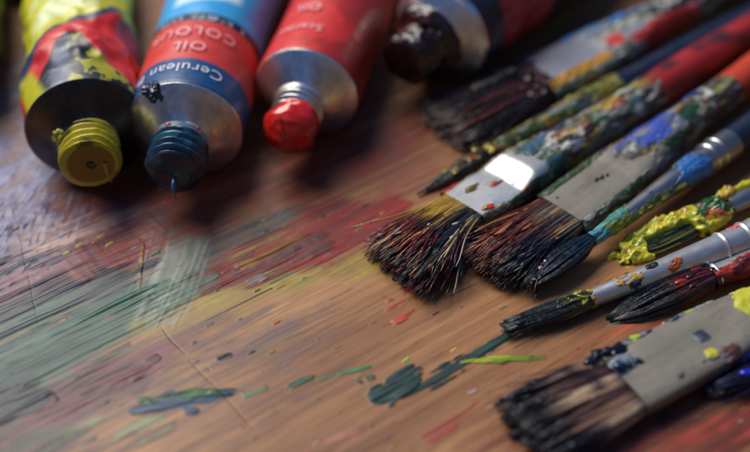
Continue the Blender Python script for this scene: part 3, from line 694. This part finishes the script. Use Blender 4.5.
# ---- brush G : clean round brush in focus
def brush_round_b():
    o = brush('round_paintbrush', 'round paintbrush with clean pale grey ferrule, ochre flecks and short black blunt bristles', (590, 299), 0.24, (742, 240), 0.40)
    s = Surf([0, .3, 3.9, 4.2, 4.4, 6], [.19, .2, .36, .40, .38, .38], [.19, .2, .36, .40, .38, .38])
    solid('ferrule', s, 0, 5.6, 120, 64, M_FERRULE_BRIGHT, o)
    crimps(o, s, [3.35, 3.95], .36, M_FERRULE_BRIGHT)
    handle(o, 5.5, 12, .37, lambda u, th, p: np.zeros(u.shape+(3,))+H('5a5f60'), .42)
    def cov(u, th, p):
        y, z = p[..., 1], p[..., 2]
        d = lambda a, b, r1: 1-sst(r1*.5, r1, np.hypot(u-a, (y-b)*1.6))
        return -.62 + .9*d(.9, .02, .55)*(z > 0) + .7*(1-sst(.03, .14, u)) + .85*d(2.0, -.12, .3)*(z > 0) + .9*d(1.55, .05, .22)*(z > 0) + .9*d(4.6, -.1, .45)*(z > 0) + .8*d(3.8, .22, .3)*(z > 0)
    def colf(u, th, p):
        c = np.zeros(u.shape+(3,))+H('a5821f')
        c = mixc(c, H('1c2a3a'), sst(.1, .3, fbm(p[..., 0]*3, p[..., 1]*6, p[..., 2]*6, seed=4)))
        c = mixc(c, H('15181c'), (np.abs(u-1.55) < .25)*(p[..., 1] > -.04)*1.0)
        c = mixc(c, H('9a4a1c'), (np.abs(u-2.05) < .3)*1.0)
        c = mixc(c, H('c03048'), ((u > 3.4) & (u < 4.1))*1.0)
        return mixc(c, H('8a9018'), (u > 4.2)*1.0)
    crust('dried_paint', s, -.05, 5.2, cov, colf, o, h=.035, seed=52, nu=420, nv=160, amp=1.25, sc=1.8)
    cf = hairc(['0b0e12', ('1c2c26', lambda A, B, s, h, c, Pn: sst(.4, .8, h)*.9), ('6f7420', lambda A, B, s, h, c, Pn: (1-sst(.2, .5, s))*sst(.6, .8, h))], rnd=.45)
    Cn = bristles(o, 2.15, [.17, .24, .24, .21, .15], [.17, .20, .17, .13, .09], 900, cf, seed=53, clumps=12, clump=.4, rad=.011, wig=.02, z_floor=-.24, droop=.03, shift=.12, lvar=.1)
    pp = pick(Cn, 46, 5, .0, .4); r = random.Random(8)
    beads('paint_clot', pp, [H(r.choice(['6f7420', '2c4c20', '141c14', '35401c', 'a09030'])) for _ in pp], .035, o, 6)
    pp = pick(Cn, 10, 9, .3, .9)
    beads('paint_fleck', pp, [H('10141a')]*10, .035, o, 7)
brush_round_b()

# ---- brush H : filbert under G
def brush_filbert():
    o = brush('filbert_paintbrush', 'filbert paintbrush with wet black and crimson head, half under the clean round brush', (712, 276), 0.26, (775, 254), 0.34)
    s = Surf([0, .5, 2.5, 5], [.27, .28, .36, .36], [.20, .22, .34, .36])
    solid('ferrule', s, 0, 4.5, 80, 50, M_FERRULE_BRIGHT, o)
    crimps(o, s, [.08], .28, M_FERRULE_BRIGHT)
    handle(o, 4.4, 12, .35, lambda u, th, p: np.zeros(u.shape+(3,))+H('1c1c22'), .4)
    crust('dried_paint', s, -.05, 3.5, lambda u, th, p: -.05+.6*(p[..., 1] < -.02)-.5*(p[..., 1] > .1), splotch([('8a2018', 0.0, 1.6), ('101218', .25, 2), ('a03020', .5, 2.4)], '5c1c18', seed=70), o, h=.05, seed=71, nu=260, nv=90)
    cf = hairc(['0b0d12', ('3c1010', lambda A, B, s, h, c, Pn: (1-sst(.3, .6, s))*sst(.3, .6, c)), ('7c1c18', lambda A, B, s, h, c, Pn: (1-sst(.3, .6, s))*(h > .8)), ('2c3a30', lambda A, B, s, h, c, Pn: sst(.4, .6, s)*(h > .8))], rnd=.45)
    Cn = bristles(o, 2.7, [.25, .34, .38, .32, .06], [.18, .24, .22, .16, .05], 1100, cf, seed=73, clumps=20, clump=.45, rad=.013, wig=.02, z_floor=-.26, droop=-.14, shift=-.1, wild=0.01)
    pp = pick(Cn, 36, 5, .05, .45); r = random.Random(8)
    beads('paint_clot', pp, [H(r.choice(['6c1a16', '4a1010', '8a2a18', '14100f', '5c4418'])) for _ in pp], .05, o, 6, along=2.2)
brush_filbert()

# ---- brush F : head caked in yellow
def brush_yellow():
    o = brush('caked_paintbrush', 'paintbrush whose head is caked in thick yellow paint with a dark green hollow', (728, 206), 0.26, (790, 179), 0.32)
    s = Surf([-3.3, -3.0, -2.3, -1.2, 0, .4, 3, 6], [.05, .22, .38, .34, .25, .25, .32, .34], [.03, .06, .11, .15, .2, .22, .31, .34], None, [-.17, -.15, -.10, -.05, 0, 0, 0, 0])
    solid('ferrule', s, 0, 5, 60, 44, M_FERRULE, o)
    handle(o, 4.9, 11, .35, lambda u, th, p: np.zeros(u.shape+(3,))+H('16402c'), .4)
    cf = hairc(['10180f', ('1c3c1c', lambda A, B, s, h, c, Pn: sst(.3, .7, h)), ('8a8420', lambda A, B, s, h, c, Pn: (h > .9)*1.0)], rnd=.4)
    bristles(o, 3.0, [.25, .36, .38, .36, .2], [.13, .13, .10, .08, .04], 900, cf, seed=83, clumps=20, clump=.4, rad=.012, wig=.03, z_floor=-.28, droop=-.1, wild=.0)
    def cov(u, th, p):
        y = p[..., 1]
        nn = .35*fbm(p[..., 0]*2, p[..., 1]*4, p[..., 2]*2, seed=86, o=3)
        hole = (1-sst(.5, 1.0, nn+np.abs((u+1.75)/.75)))*(1-sst(-.08, .04, y+.16*nn+.06*(u+1.7)))
        return .6 - 1.9*hole - .9*sst(-.3, .0, u)*(1-sst(.0, .2, y+nn*.3)) - .5*(u < -2.9) - .8*sst(1.5, 2.4, u)
    def colf(u, th, p):
        x, y, z = p[..., 0], p[..., 1], p[..., 2]
        c = np.zeros(u.shape+(3,))+H('b8b424')
        c = mixc(c, H('7f861c'), sst(.25, .6, fbm(x*2, y*4, z*4, seed=5)))
        c = mixc(c, H('1f4a20'), sst(.45, .7, fbm(x*1.8, y*3, z*3, seed=6)+.6*(1-sst(.3, .6, np.abs(u+.6)))-.2+.35*(u > 0)))
        c = mixc(c, H('a8401c'), sst(.5, .7, fbm(x*3, y*5, z*5, seed=7)+.25*(u > -1.0)-.3*(u < -1.3)))
        c = mixc(c, H('a07c20'), sst(.3, .6, fbm(x*1.8, y*5, z*3, seed=8)+.2*(u > -.2)))
        return c
    crust('thick_paint', s, -3.28, 2.6, cov, colf, o, h=.19, seed=85, nu=420, nv=150, mat=M_WET, lump=.9, sc=1.0, amp=.8)
    pts = np.array([[-3.2, -.22, -.22], [-3.0, -.32, -.22], [-2.75, -.40, -.22], [-3.3, 0, -.22], [-3.2, .12, -.22], [-3.45, -.1, -.24], [-2.9, -.5, -.24]])
    beads('paint_ridge', pts, [H('a8a41f')]*7, .085, o, 3, along=1.6)
brush_yellow()

# ---- brush I : large near brush, out of focus
def brush_near():
    o = brush('flat_paintbrush', 'wide flat paintbrush nearest the viewer with black wet tips and plain grey ferrule', (622, 385), 0.33, (752, 318), 0.44)
    s = Surf([0, 2.2, 4.2, 5.2, 7], [.80, .76, .56, .50, .48], [.22, .25, .42, .50, .48], [5, 4.5, 2.6, 2, 2])
    solid('ferrule', s, 0, 5.5, 80, 64, M_FERRULE_GREY, o)
    handle(o, 5.4, 12, .47, lambda u, th, p: np.zeros(u.shape+(3,))+H('28303c'), .5)
    def cov(u, th, p):
        y, z = p[..., 1], p[..., 2]
        sm = fbm(p[..., 0]*.9, p[..., 1]*4, p[..., 2], seed=312, o=3)
        return -.62 + .6*sst(.3, .8, sm) + .95*sst(.5, .72, y)*(u < 3.6) + .5*(1-sst(.0, .5, u))*sst(-.2, .3, np.sin(y*9)) + .95*(1-sst(.3, .75, np.hypot(u-3.5, y-.12)))*(z > 0) + .6*(y < -.45)*(u > .9) + .8*(1-sst(.1, .2, np.hypot(u-1.85, y+.42))) + .9*(1-sst(.1, .28, np.hypot(u-.25, y-.3)))
    def colf(u, th, p):
        y = p[..., 1]
        c = splotch([('7c8290', .0, 2), ('2c3a48', .25, 1.5), ('9a9ca4', .45, 2.5)], '4a505c', seed=96)(u, th, p)
        c = mixc(c, H('b0ae22'), (1-sst(.6, .85, np.hypot(u-3.4, y-.15)))*(u > 2.5))
        c = mixc(c, H('b0a828'), (1-sst(.1, .2, np.hypot(u-1.85, y+.42))))
        c = mixc(c, H('8fa028'), (y > .6)*(np.sin(u*9) > .6)*1.0)
        return mixc(c, H('5c3028'), (y < -.45)*(u > .9)*(np.abs(u-1.85) > .2)*.8)
    crust('dried_paint', s, -.05, 5, cov, colf, o, h=.06, seed=97, nu=320, nv=120)
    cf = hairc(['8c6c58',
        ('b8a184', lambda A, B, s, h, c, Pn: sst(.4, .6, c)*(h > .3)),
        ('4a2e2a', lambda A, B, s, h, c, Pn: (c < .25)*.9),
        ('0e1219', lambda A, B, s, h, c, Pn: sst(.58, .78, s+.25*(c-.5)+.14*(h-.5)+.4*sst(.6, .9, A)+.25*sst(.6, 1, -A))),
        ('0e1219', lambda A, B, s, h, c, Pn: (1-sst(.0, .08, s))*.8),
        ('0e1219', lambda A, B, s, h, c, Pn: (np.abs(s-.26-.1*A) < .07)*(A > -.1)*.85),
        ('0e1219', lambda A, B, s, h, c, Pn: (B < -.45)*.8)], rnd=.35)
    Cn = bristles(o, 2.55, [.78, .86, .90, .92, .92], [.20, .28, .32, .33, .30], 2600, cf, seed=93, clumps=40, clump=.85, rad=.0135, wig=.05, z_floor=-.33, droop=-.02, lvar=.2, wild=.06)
    pp = pick(Cn, 90, 5, .78, 1); r = random.Random(8)
    beads('paint_clot', pp, [H(r.choice(['0c1018', '0c1018', '14202c', '0c1018', '1c2a38'])) for _ in pp], .03, o, 6, along=1.8)
    pts = np.array([[.35, .62, .25], [.15, .66, .27], [-.1, .7, .25], [-.3, .66, .22], [.25, .78, .1], [0, .75, .15], [.1, .25, .27], [.3, .2, .25], [.5, .16, .24]])
    beads('paint_ridge', pts, [H('0d1420')]*6+[H('18304c')]*3, .12, o, 7, along=1.3)
brush_near()

# ---- brush J : ultramarine loaded brush at the right edge
def brush_blue():
    o = brush('loaded_paintbrush', 'brush head loaded with dark ultramarine paint at the right edge beneath the wide near brush', (766, 352), 0.30, (830, 325), 0.36)
    s = Surf([0, .5, 2.5, 5], [.5, .5, .4, .38], [.22, .24, .38, .38], [3, 3, 2, 2])
    solid('ferrule', s, 0, 4.5, 50, 44, M_FERRULE_GREY, o)
    handle(o, 4.4, 11, .37, lambda u, th, p: np.zeros(u.shape+(3,))+H('141c28'), .42)
    cf = hairc(['090d1a', ('10184a', lambda A, B, s, h, c, Pn: (h > .6)*1.0), ('1c2c8a', lambda A, B, s, h, c, Pn: (h > .88)*(B > 0)*1.0)], rnd=.4)
    Cn = bristles(o, 1.7, [.48, .52, .54, .5, .4], [.2, .24, .24, .2, .12], 1100, cf, seed=103, clumps=22, clump=.6, rad=.014, wig=.03, z_floor=-.26, droop=-.08)
    pp = pick(Cn, 30, 5, .1, .8); r = random.Random(8)
    beads('paint_clot', pp, [H(r.choice(['1a2ab0', '2238d0', '0c1230', '1a2690', '6a78c0'])) for _ in pp], .07, o, 6, along=1.4)
brush_blue()

# ------------------------------------------------------------------ paint tubes
TG = 'oil paint tubes lying side by side'
def revolve(name, prof, nv, mat, parent, disp=None, colf=None, sub=6):
    pr = np.array(prof, float); t = np.linspace(0, len(pr)-1, (len(pr)-1)*sub+1)
    u = np.interp(t, np.arange(len(pr)), pr[:, 0]); r = np.interp(t, np.arange(len(pr)), pr[:, 1])
    th = np.linspace(0, 2*np.pi, nv, endpoint=False)
    Uu, Th = np.meshgrid(u, th, indexing='ij'); R = np.repeat(r[:, None], nv, 1)
    if disp is not None:
        du, dr = disp(Uu, Th, R); Uu = Uu+du; R = np.maximum(R+dr, 0.0005)
    V = np.stack([Uu, R*np.cos(Th), R*np.sin(Th)], -1)
    col = colf(Uu, Th, R, V) if colf else None
    return mesh(name, V, gridF(len(u), nv), mat, parent, col=col)
def text_on(parent, s, size, u0, phi0, R, mat, weight=0.0, align='CENTER', space=1.0, name='lettering'):
    cu = bpy.data.curves.new('lettering', 'FONT'); cu.body = s; cu.size = size; cu.align_x = align; cu.offset = weight
    cu.space_character = space; cu.resolution_u = 4
    to = bpy.data.objects.new('lettering_source', cu); SC.collection.objects.link(to)
    dg = bpy.context.evaluated_depsgraph_get(); me = bpy.data.meshes.new_from_object(to.evaluated_get(dg))
    bpy.data.objects.remove(to)
    import bmesh
    bm = bmesh.new(); bm.from_mesh(me)
    bmesh.ops.triangulate(bm, faces=bm.faces)
    for _ in range(3):
        es = [e for e in bm.edges if e.calc_length() > size*0.12]
        if not es: break
        bmesh.ops.subdivide_edges(bm, edges=es, cuts=1); bmesh.ops.triangulate(bm, faces=bm.faces)
    for v in bm.verts:
        ph = v.co.x/R+phi0; u = u0-v.co.y
        rr = R+0.012
        v.co = Vector((u, rr*math.sin(ph), rr*math.cos(ph)))*U
    bm.to_mesh(me); bm.free(); me.materials.clear(); me.materials.append(mat)
    o = bpy.data.objects.new(name, me); SC.collection.objects.link(o); o.parent = parent
    return o
def tube(label, c_px, d_px, R, labelf, shoulder_mat, crumple=0.0, seed=0, L=11.0, lab0=0.02, roll=0):
    z = R+0.0
    o = frame('paint_tube', P(c_px[0], c_px[1], z), P(d_px[0], d_px[1], z), roll)
    tag(o, label, 'paint tube', TG)
    us = [0, .06, .3, L*.45, L*.75, L-.8, L]
    s = Surf(us, [R*.985, R, R, R*1.02, R*1.18, R*1.42, R*1.44], [R*.985, R, R, R*.94, R*.62, R*.12, .05], None, [0, 0, 0, -R*.05, -R*.36, -R*.85, -R+.06])
    def disp(u, th, p):
        k = sst(.15, 1.2, u)
        f = fbm(p[..., 0]*.55+3, p[..., 1]*.9, p[..., 2]*.9, seed=seed, o=3)
        rid = -np.abs(fbm(p[..., 0]*.8, p[..., 1]*.7, p[..., 2]*.7, seed=seed+4, o=3))
        d = crumple*k*(0.6*f + 0.9*rid)
        return np.where(p[..., 2] < -.5*R, np.minimum(d, 0), d)
    solid('body', s, 0, L, 120, 110, M_TUBE, o, disp=disp, off=-.015)
    # the printed label is a thin sleeve around the body
    u, th, p, n = s.grid(lab0, L-.7, 420, 300)
    p2 = p+n*disp(u, th, p)[..., None]
    phi = np.arctan2(p[..., 1], p[..., 2]-np.interp(u, s.us, s.zc))
    mesh('label', p2, gridF(420, 300), M_LABEL, o, col=labelf(u, phi, p))
    # crimp fold
    revolve('shoulder', [(.10, R*.96), (.04, R*.985), (0.0, R*.985), (-.04, R*.96), (-.07, R*.93), (-.40, .78), (-.50, .66), (-.60, .60)], 120, shoulder_mat, o,
            disp=lambda a, b, r: (0*a, .006*np.sin(b*3)*(r > .8)))
    return o
def neck(o, mat, r=.55, u1=-1.42, amp=.05, colf=None, noise_amp=0.0, pitch=.215, u0=-.5, seed=0, hole=.22, closed=False):
    prof = [(u0, r-.02)]+[(u0-(u0-u1)*k/10, r) for k in range(1, 10)]+[(u1+.03, r), (u1, r-.05)]
    if closed: prof[-1] = (u1, r-.03); prof += [(u1-.07, r*.86), (u1-.13, r*.62), (u1-.17, r*.3), (u1-.18, .02)]
    elif hole < 0: pass
    else: prof += [(u1, hole+.05), (u1+.02, hole), (u1+.3, hole*.8), (u1+.3, .005)]
    def disp(U_, Th, Rr):
        side = (Rr > r-.04)
        th_ = np.cos(2*np.pi*(U_/pitch+Th/(2*np.pi)))
        x = U_; y = Rr*np.cos(Th); z = Rr*np.sin(Th)
        nn = fbm(x*3, y*2.2, z*2.2, seed=seed, o=4)
        nf = fbm(x*14, y*5, z*5, seed=seed+3, o=3)
        return noise_amp*.3*nn*(U_ < u1+.1), side*(amp*th_)+noise_amp*(nn+.35*nf*side)*(Rr > .3)
    return revolve('nozzle', prof, 120, mat, o, disp=disp, colf=colf, sub=10)
def curl(parent, pts, r0, col, mat=None, name='paint_drip'):
    s = np.linspace(0, 1, 24); q = np.array(pts, float); t = np.linspace(0, 1, len(q))
    C_ = np.stack([np.interp(s, t, q[:, k]) for k in range(3)], -1)
    for _ in range(3): C_[1:-1] = (C_[:-2]+C_[1:-1]*2+C_[2:])/4
    T = np.gradient(C_, axis=0); T /= np.linalg.norm(T, axis=1, keepdims=True)
    S1 = np.cross(T, [0.3, 1, .2]); S1 /= np.linalg.norm(S1, axis=1, keepdims=True); S2 = np.cross(T, S1)
    a = np.linspace(0, 2*np.pi, 12, endpoint=False)
    r = r0*np.interp(s, [0, .15, .6, 1], [1.3, 1, .6, .08])
    V = C_[:, None]+r[:, None, None]*(np.cos(a)[None, :, None]*S1[:, None]+np.sin(a)[None, :, None]*S2[:, None])
    return mesh(name, V, gridF(24, 12), mat or M_WET, parent, col=np.tile(col, (24*12, 1)))
def lab_base(u, hx): return np.zeros(u.shape+(3,))+H(hx)

# yellow tube
def t_yellow():
    R = 1.42
    def lf(u, ph, p):
        n = fbm(p[..., 0]*1.2, p[..., 1]*1.5, p[..., 2]*1.5, seed=3); n2 = fbm(p[..., 0]*3, p[..., 1]*4, p[..., 2]*4, seed=4)
        c = lab_base(u, 'b0201e')
        b = 2.55 - 1.05*np.clip(ph, -.7, 1.2) + .25*n + .15*np.sin(ph*5)        # red to dark to yellow border
        c = mixc(c, H('2c3550'), sst(b, b+.06, u))
        c = mixc(c, H('a9a81c'), sst(b+.32, b+.40, u))
        w = (1-sst(.28, .55, np.abs(u-b-1.15)))*(1-sst(.45, .8, np.abs(ph-.1)))
        c = mixc(c, H('b9c39a'), np.clip(w, 0, 1)*.8)
        c = mixc(c, H('b9c39a'), (1-sst(.25, .5, np.abs(u-b-2.6)))*(1-sst(.6, .9, np.abs(ph-.1)))*.7)
        # black scraped paint near the shoulder
        k = .45+1.5*np.exp(-((ph-.12)/.5)**2)+.25*n
        c = mixc(c, H('14161a'), (1-sst(k-.12, k, u)))
        c = mixc(c, H('4b5468'), (1-sst(k-.3, k-.1, u))*sst(.05, .5, .4*n2+.75*(1-sst(.0, .4, np.abs(ph-.28)))-.25))
        c = mixc(c, H('8c8a1c'), sst(.12, .3, n2+.15*n+.35*sst(.0, .35, -ph)-.2)*(1-sst(k-.15, k+.05, u))*(ph < .15))
        c = mixc(c, H('a0a01e'), (1-sst(.15, .34, np.abs(ph-.95-.25*(u-.5))))*(1-sst(1.2, 1.5, u)))
        return c
    o = tube('crumpled yellow and red paint tube with open yellow crusted nozzle', (88, 129), (76, 0), R, lf, M_TUBE_DARK, crumple=.24, seed=5, lab0=.0)
    def cf(u, th, r, V):
        n = fbm(V[..., 0]*3, V[..., 1]*2, V[..., 2]*2, seed=8)
        c = np.zeros(u.shape+(3,))+H('b8ae26')
        c = mixc(c, H('5c5a1a'), sst(.2, .6, n))
        c = mixc(c, H('b0a238'), sst(.2, .5, fbm(V[..., 0]*5, V[..., 1]*3, V[..., 2]*3, seed=9)))
        f = (u < -1.29)*(r < .52)
        c = mixc(c, H('8a6c1c'), f*1.0)
        return mixc(c, H('1a1408'), f*(r < .12))
    neck(o, M_WET, r=.64, u1=-1.33, amp=.055, colf=cf, noise_amp=.028, hole=.08, seed=3)
    curl(o, [(-1.32, -.30, .0), (-1.36, -.30, -.12), (-1.35, -.32, -.34), (-1.32, -.36, -.52), (-1.3, -.38, -.62)], .05, H('a89a1c'))
    ss = Surf([-.62, -.5, -.40, -.07, 0], [.62, .67, .79, R*.93, R], [.62, .67, .79, R*.93, R])
    def scov(u, th, p):
        ph = np.arctan2(p[..., 1], p[..., 2])
        return -.7 + 1.1*(1-sst(.2, .5, np.hypot((ph-1.2)*1.1, (u+.5)*2.6)))
    crust('paint_smear', ss, -.61, -.02, scov, lambda u, th, p: np.zeros(u.shape+(3,))+H('8c8a1c'), o, h=.10, seed=141, nu=100, nv=300, mat=M_WET, sc=1.6)

t_yellow()

# blue tube
def t_blue():
    R = 1.36
    def lf(u, ph, p):
        n = fbm(p[..., 0]*1.2, p[..., 1]*1.5, p[..., 2]*1.5, seed=13)
        c = lab_base(u, '123f6c')
        c = mixc(c, H('b4332a'), sst(.98, 1.0, u))
        b = 2.66
        c = mixc(c, H('0e1a2c'), sst(b, b+.02, u))
        c = mixc(c, H('2f8cc4'), sst(b+.34, b+.36, u))
        w = sst(b+.9, b+1.1, u+.25*ph)*(1-sst(.55, .75, np.abs(ph+.02)))
        c = mixc(c, H('b9d0d0'), w*.85*(1-sst(b+2.2, b+2.3, u)))
        # tiny worn white print in the black band
        s = (np.abs(u-b-.17) < .09)*(np.sin(ph*46+3*np.sin(ph*13)) > -.1)*(np.abs(ph) < .9)*(noise(ph*22, u*14, seed=4) > -.3)
        return mixc(c, H('98a0b0'), s*.8)
    o = tube('blue and red paint tube with blue crusted nozzle, between yellow and scarlet tubes', (185, 130), (222, 0), R, lf, M_TUBE, crumple=.03, seed=25)
    o2 = text_on(o, 'Cerulean Blue', .46, .72, .34, R, M_WHITE_INK, .0, space=1.06)
    text_on(o, 'OIL', .48, 1.62, .02, R, M_PINK_INK, .0, space=1.15)
    text_on(o, 'COLOUR', .48, 2.25, .06, R, M_PINK_INK, .0, space=1.2)
    def cf(u, th, r, V):
        c = np.zeros(u.shape+(3,))+H('123a54')
        c = mixc(c, H('0a1c30'), sst(.0, .5, fbm(V[..., 0]*3, V[..., 1]*2, V[..., 2]*2, seed=18)))
        c = mixc(c, H('2a6c80'), sst(.35, .6, fbm(V[..., 0]*5, V[..., 1]*3, V[..., 2]*3, seed=19)))
        c = mixc(c, H('081626'), (u < -1.40)*.8)
        return mixc(c, H('a0a8a8'), (u > -.62)*1.0)
    neck(o, M_WET, r=.62, u1=-1.45, amp=.055, colf=cf, noise_amp=.028, seed=13, closed=True, u0=-.45)
    curl(o, [(-1.5, -.02, -.1), (-1.78, -.02, -.2), (-1.82, -.04, -.38), (-1.80, -.06, -.64)], .05, H('2a5c88'))
    ss = Surf([-.45, -.07, 0, .5, 2], [.74, R*.93+.004, R+.004, R+.006, R+.006], [.74, R*.93+.004, R+.004, R+.006, R+.006])
    def scov(u, th, p):
        ph = np.arctan2(p[..., 1], p[..., 2])
        return -.75 + 1.15*(1-sst(.12, .30, np.hypot((ph-.52)*1.1, (u+.02)*.75))) + .5*(1-sst(.03, .12, np.abs(ph-.36)))*(1-sst(-.3, .05, u))
    crust('paint_smear', ss, -.44, .6, scov, lambda u, th, p: np.zeros(u.shape+(3,))+H('0b1830'), o, h=.10, seed=140, nu=160, nv=400, mat=M_WET, sc=1.6)

    beads('paint_speck', np.array([[-.62, .2, .62], [-.6, -.5, .42], [-.55, -.45, .5]]), [H('902420')]*3, .05, o, 5, along=1.0)
t_blue()

# red tube
def t_red():
    R = 1.28
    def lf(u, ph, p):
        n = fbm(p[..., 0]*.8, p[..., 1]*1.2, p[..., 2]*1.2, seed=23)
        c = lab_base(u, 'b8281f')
        c = mixc(c, H('6f1c20'), sst(.2, .7, n+.8*sst(.2, .9, -ph))*.55)  # random tone, plus shade on the right side put into the red
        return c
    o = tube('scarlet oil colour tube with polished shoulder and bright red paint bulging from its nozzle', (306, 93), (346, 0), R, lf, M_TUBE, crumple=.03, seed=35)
    text_on(o, 'Scarlet', .38, 1.05, .28, R, M_PINK_INK, .0, space=1.1)
    text_on(o, 'OIL', .42, 2.0, .30, R, M_PINK_INK, .003, space=1.1)
    neck(o, M_TUBE, r=.56, u1=-1.25, amp=.05)
    # bulging paint
    prof = [(-1.08, .56), (-1.15, .62), (-1.3, .645), (-1.5, .635), (-1.65, .58), (-1.78, .47), (-1.86, .3), (-1.89, .02)]
    def disp(u, th, r):
        y = r*np.cos(th); z = r*np.sin(th)
        n = fbm(u*2.5, y*2.5, z*2.5, seed=31, o=2)
        return .08*n*(r > .05), .06*n*(r > .05)
    def cf(u, th, r, V):
        return mixc(np.zeros(u.shape+(3,))+H('b81c14'), H('7c1410'), sst(.1, .6, fbm(V[..., 0]*3, V[..., 1]*3, V[..., 2]*3, seed=32)))
    revolve('paint_plug', prof, 100, M_WET, o, disp=disp, colf=cf, sub=10)
    curl(o, [(-1.70, .18, .42), (-1.86, .10, .25), (-1.92, .0, .05), (-1.90, -.10, -.18)], .10, H('c02018'), name='paint_ridge')
t_red()

# fourth tube, brown nozzle
def t_brown():
    R = 1.36
    def lf(u, ph, p):
        c = lab_base(u, '161a2c')
        c = mixc(c, H('9c2426'), sst(.9, 1.1, u)*(1-sst(3.2, 3.4, u)))
        return c
    o = tube('dark paint tube with glossy brown paint clotted round its nozzle, beside scarlet tube', (440, 34), (540, -42), R, lf, M_TUBE, crumple=.22, seed=45, lab0=.2)
    def cf(u, th, r, V):
        return mixc(np.zeros(u.shape+(3,))+H('1c0c0c'), H('3a1812'), sst(.0, .5, fbm(V[..., 0]*2, V[..., 1]*2, V[..., 2]*2, seed=48)))
    neck(o, M_WET, r=.66, u1=-1.5, amp=.03, colf=cf, noise_amp=.09, seed=43, closed=True, u0=-.4)
    prof = [(-.30, .55), (-.30, .95), (-.42, 1.02), (-.6, .9), (-.75, .7), (-.8, .55)]
    def disp(u, th, r):
        n = fbm(u*1.5, r*np.cos(th)*1.3, r*np.sin(th)*1.3, seed=51, o=4)
        return -.10*n, .22*n*(r > .6)
    revolve('paint_collar', prof, 90, M_WET, o, disp=disp, colf=cf, sub=8)
t_brown()

# fifth tube at the far left edge
def t_green():
    R = 1.3
    def lf(u, ph, p):
        c = lab_base(u, '1c2a1a')
        return mixc(c, H('101820'), sst(.8, .9, u)*(1-sst(2.2, 2.3, u)))
    o = tube('dark green oil paint tube cut off at the upper left corner of the photo', (-50, 60), (-44, 0), R, lf, M_TUBE_DARK, crumple=.08, seed=55)
    neck(o, M_TUBE_DARK, r=.56, u1=-1.3, amp=.05)
t_green()

# ------------------------------------------------------------------ small pieces belong to the part they sit on
OWNER = {'dried_paint': 'ferrule', 'paint_speck': 'ferrule', 'crimp_ring': 'ferrule', 'paint_clot': 'bristles', 'paint_ridge': 'bristles',
         'paint_fleck': 'bristles', 'lettering': 'label', 'paint_drip': 'nozzle', 'paint_plug': 'nozzle'}
for root in [o for o in SC.objects if o.type == 'EMPTY']:
    kids = {c.name.split('.')[0]: c for c in root.children}
    for c in list(root.children):
        st = c.name.split('.')[0]
        own = OWNER.get(st)
        if own in kids: c.parent = kids[own]
